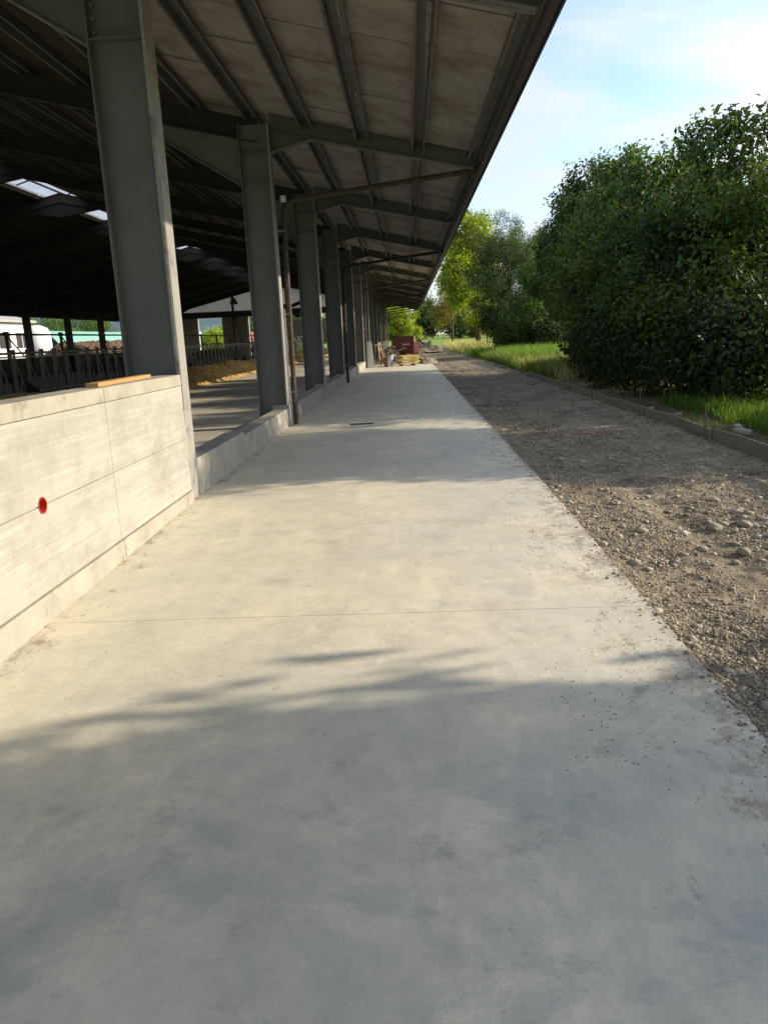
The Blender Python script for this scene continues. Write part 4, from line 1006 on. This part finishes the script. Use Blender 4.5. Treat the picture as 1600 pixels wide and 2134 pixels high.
# second group
tree('poplar_tree', 'tall sunlit yellow-green tree with loose foliage behind the bluish one', 'tree', (7.0, 76, 0), (6.6, 76, 9.5), .3,
     [(6.3, 76, 9.0, 2.7, 3.0, 3.4), (4.7, 75, 6.6, 1.9, 2.4, 2.6), (7.6, 77, 6.8, 2.4, 2.4, 3.6)], 3600, 11, .26, M_leaf_y, limbs=14, spread=.32, inner=.3, tint=(.9, 1.6))
tree('bluish_tree', 'dense dark bluish-green tree standing in the second tree group', 'tree', (7.6, 56, 0), (7.3, 56, 7.4), .22,
     [(6.9, 56, 6.4, 2.1, 2.3, 2.7), (6.0, 55.6, 4.3, 2.1, 2.2, 2.4), (7.3, 55.5, 2.4, 2.1, 2.2, 2.2)], 5200, 11, .12, M_leaf_b, spread=.18, droop=-.1, aspect=.35, tint=(.6, 1.1))
tree('broadleaf_tree', 'mid green tree in front of the second group, above the tall grass', 'tree', (9.2, 52, 0), (9.2, 52, 4.5), .18,
     [(9.1, 52, 5.0, 1.5, 1.8, 1.9), (8.4, 52, 3.0, 1.7, 2.0, 2.0), (7.5, 52, 1.6, 1.3, 1.6, 1.5)], 3000, 11, .14, M_leaf, tint=(1.0, 2.0))
tree('bluish_tree', 'rounded bluish-green tree top right in the second group', 'tree', (11.4, 62, 0), (11.3, 62, 8), .2,
     [(10.7, 62, 7.0, 1.9, 2.0, 2.0), (10.3, 61.5, 4.8, 1.8, 2, 2.3), (8.9, 62, 7.6, 1.5, 1.6, 1.6)], 3000, 10, .14, M_leaf_b, spread=.22, droop=-.1, aspect=.35, tint=(1.1, 2.0))
tree('young_tree', 'small yellow-leaved tree glowing below the second group', 'tree', (7.0, 68, 0), (7.0, 68, 2.6), .07,
     [(7.1, 68, 2.9, 1.7, 1.6, 1.1), (8.2, 66, 1.8, 1.2, 1.6, 1.0)], 520, 8, .2, M_leaf_y, spread=.28, tint=(1.0, 1.7))
tree('young_tree', 'slender olive-coloured tree with a bare pale trunk at the end of the lane', 'tree', (5.4, 92, 0), (5.3, 92, 5.5), .17,
     [(5.3, 92, 5.0, 1.7, 1.8, 2.5), (4.2, 91.5, 3.8, 1.4, 1.5, 1.6)], 900, 8, .2, M_leaf_o, spread=.3, inner=.4, limbs=12, aspect=.35)
tree('young_tree', 'bright yellow-green maple tree beyond the end of the barn', 'tree', (-.95, 98, 0), (-.9, 98, 3.6), .12,
     [(-1.0, 98, 4.0, 2.0, 2.0, 1.7), (-.6, 97.5, 2.8, 1.4, 1.6, 1.1), (-2.0, 98.5, 5.2, 1.8, 1.6, 1.5)], 900, 9, .24, M_leaf_y, spread=.3, tint=(.9, 1.5))
# branch of leaves reaching over the grass
# distant hedge trees
hl = ['far left', 'second from the left', 'third from the left', 'fourth from the left', 'middle', 'right of the middle', 'taller, near the end of the lane', 'behind the lane end', 'behind the second group', 'right part', 'right part behind the row', 'far right']
for i in range(12):
    x = -24 + 7.5 * i; y = 240 + 8 * math.sin(i * 2.1); h = 8.5 + 2.5 * math.sin(i * 1.7) + (3 if i in (4, 5) else 0)
    t = thing('field_tree', 'distant round tree in the hedge across the field, ' + hl[i], 'tree', (x, y, .55), 0, 'distant hedge trees across the field')
    o = bpy.data.objects.new('crown', crown_mesh('crown', [(0, 0, h * .5, 5, 3.5, h * .5), (1.5, -1, h * .35, 4.5, 3, h * .4)], 700, 7, .75, M_leaf if i % 3 else M_leaf_y, spread=.7, tint=(.9, 1.6), zmin=0)); link(o, t)
    obj('trunk', MB().tube([(0, 0, 0), (0, 0, h * .5)], .3, 6), M_bark, t)
for i in range(11):
    x = -70 + 2.0 * math.sin(i * 3); y = 84 + 9 * i; h = 9 + 2 * math.sin(i * 2.3)
    t = thing('backdrop_tree', 'sunlit tree in the belt behind the green tunnel, number %s from the left' % ['one', 'two', 'three', 'four', 'five', 'six', 'seven', 'eight', 'nine', 'ten', 'eleven'][i], 'tree', (x, y, 0), 0, 'tree belt left of the barn')
    o = bpy.data.objects.new('crown', crown_mesh('crown', [(0, 0, h * .55, 4, 5.5, h * .5), (1, 1, h * .35, 3.5, 5, h * .4)], 900, 7, .42, M_leaf, spread=.5, tint=(1.1, 2.0), zmin=0)); link(o, t)
    obj('trunk', MB().tube([(0, 0, 0), (0, 0, h * .5)], .3, 6), M_bark, t)
for i, (x, y, h, m) in enumerate([(-26, 128, 7, M_leaf), (-18.5, 126, 8, M_leaf), (-33, 135, 4.0, M_leaf_y), (-11, 130, 5, M_leaf)]):
    t = thing('yard_tree', ['green tree seen through the right opening of the end wall', 'large green tree beyond the end wall, half hidden by a column', 'low bright bush beyond the left opening of the end wall', 'green tree beyond the corrugated part of the end wall'][i], 'tree', (x, y, 0))
    o = bpy.data.objects.new('crown', crown_mesh('crown', [(0, 0, h * .55, 3.5, 3.5, h * .5)], 800, 7, .35, m, spread=.45, tint=(1., 1.7), zmin=0)); link(o, t)
    obj('trunk', MB().tube([(0, 0, 0), (0, 0, h * .5)], .2, 6), M_bark, t)

# grass
def grass(n, xf, yf, zf, hf, wf, m, name, label, tl=(.6, 1.4), lean=.35):
    x, y = xf(n), yf(n); z = zf(x, y); h = hf(n); w = wf(n)
    a = rng.random(n) * 6.28; dx, dy = np.cos(a) * w, np.sin(a) * w
    lx, ly = rng.normal(0, lean, n) * h, rng.normal(0, lean, n) * h
    b0 = np.stack([x - dx, y - dy, z], 1); b1 = np.stack([x + dx, y + dy, z], 1)
    m0 = np.stack([x - dx * .7 + lx * .35, y - dy * .7 + ly * .35, z + h * .6], 1); m1 = np.stack([x + dx * .7 + lx * .35, y + dy * .7 + ly * .35, z + h * .6], 1)
    tp = np.stack([x + lx, y + ly, z + h * (1 - .2 * np.abs(rng.normal(0, 1, n)).clip(0, 1.5))], 1)
    V = np.stack([b0, b1, m1, m0, tp], 1).reshape(-1, 3)
    F = (np.array([[0, 1, 2], [0, 2, 3], [3, 2, 4]])[None] + (np.arange(n) * 5)[:, None, None]).reshape(-1, 3)
    T = np.repeat(rng.uniform(tl[0], tl[1], (n, 1)) * (1 + rng.normal(0, .1, (n, 3))), 5, axis=0)
    o = link(bpy.data.objects.new(name, np_mesh(name, V, F, m, tint=T, k=3))); tag(o, label, 'grass', kind='stuff'); return o
vz = verge_z
grass(19000, lambda n: 5.15 + 3.2 * rng.random(n) ** .9, lambda n: 9.5 + 6.3 * rng.random(n) ** 1.2, vz, lambda n: rng.uniform(.10, .42, n), lambda n: rng.uniform(.004, .009, n), M_grass, 'grass', 'bright lush grass on the verge near the right edge', (.7, 1.6))
grass(30000, lambda n: 4.75 + 3.2 * rng.random(n), lambda n: 25.5 + 25 * rng.random(n), vz, lambda n: rng.uniform(.2, .65, n), lambda n: rng.uniform(.006, .013, n), M_grass, 'tall_grass', 'tall pale green grass in the gap between the tree groups')
grass(16000, lambda n: 5.0 + 3.4 * rng.random(n), lambda n: 36 + 10 * rng.random(n), vz, lambda n: rng.uniform(.25, 1.05, n), lambda n: rng.uniform(.007, .014, n), M_grass, 'tall_grass', 'tall grass in front of the second tree group', (.8, 1.7))
grass(5000, lambda n: 4.8 + 2.4 * rng.random(n), lambda n: 24 + 22 * rng.random(n), vz, lambda n: rng.uniform(.3, .8, n), lambda n: rng.uniform(.006, .012, n), M_straw, 'dry_grass', 'dry seed heads standing in the tall verge grass')
grass(6000, lambda n: 4.4 + 2.9 * rng.random(n) ** .8, lambda n: 62 + 32 * rng.random(n), vz, lambda n: rng.uniform(.5, 1.2, n), lambda n: rng.uniform(.012, .025, n), M_straw, 'dry_grass', 'pale dry grass around the slender tree at the lane end')
grass(16000, lambda n: 4.6 + 6 * rng.random(n), lambda n: 46 + 50 * rng.random(n), vz, lambda n: rng.uniform(.3, .8, n), lambda n: rng.uniform(.012, .022, n), M_grass, 'tall_grass', 'green grass along the far part of the lane')
grass(900, lambda n: 4.52 + .5 * rng.random(n), lambda n: 9.8 + 8 * rng.random(n), vz, lambda n: rng.uniform(.04, .14, n), lambda n: rng.uniform(.003, .006, n), M_grass, 'grass_tufts', 'small grass tufts just behind the formwork board')
# meadow beyond the row (seen through the gap)
V, F = grid(9, 13.2, 10, 130, 20, 100, lambda X, Y: .10 + .02 * (X - 9) + .05 * vnoise(X, Y, .8, 71))
o = link(bpy.data.objects.new('meadow', np_mesh('meadow', V, F, M_field))); tag(o, kind='structure')
V, F = grid(13, 500, 8, 400, 30, 40, lambda X, Y: .18 + .004 * (X - 13))
o = link(bpy.data.objects.new('meadow_far', np_mesh('meadow_far', V, F, M_field))); tag(o, kind='structure')
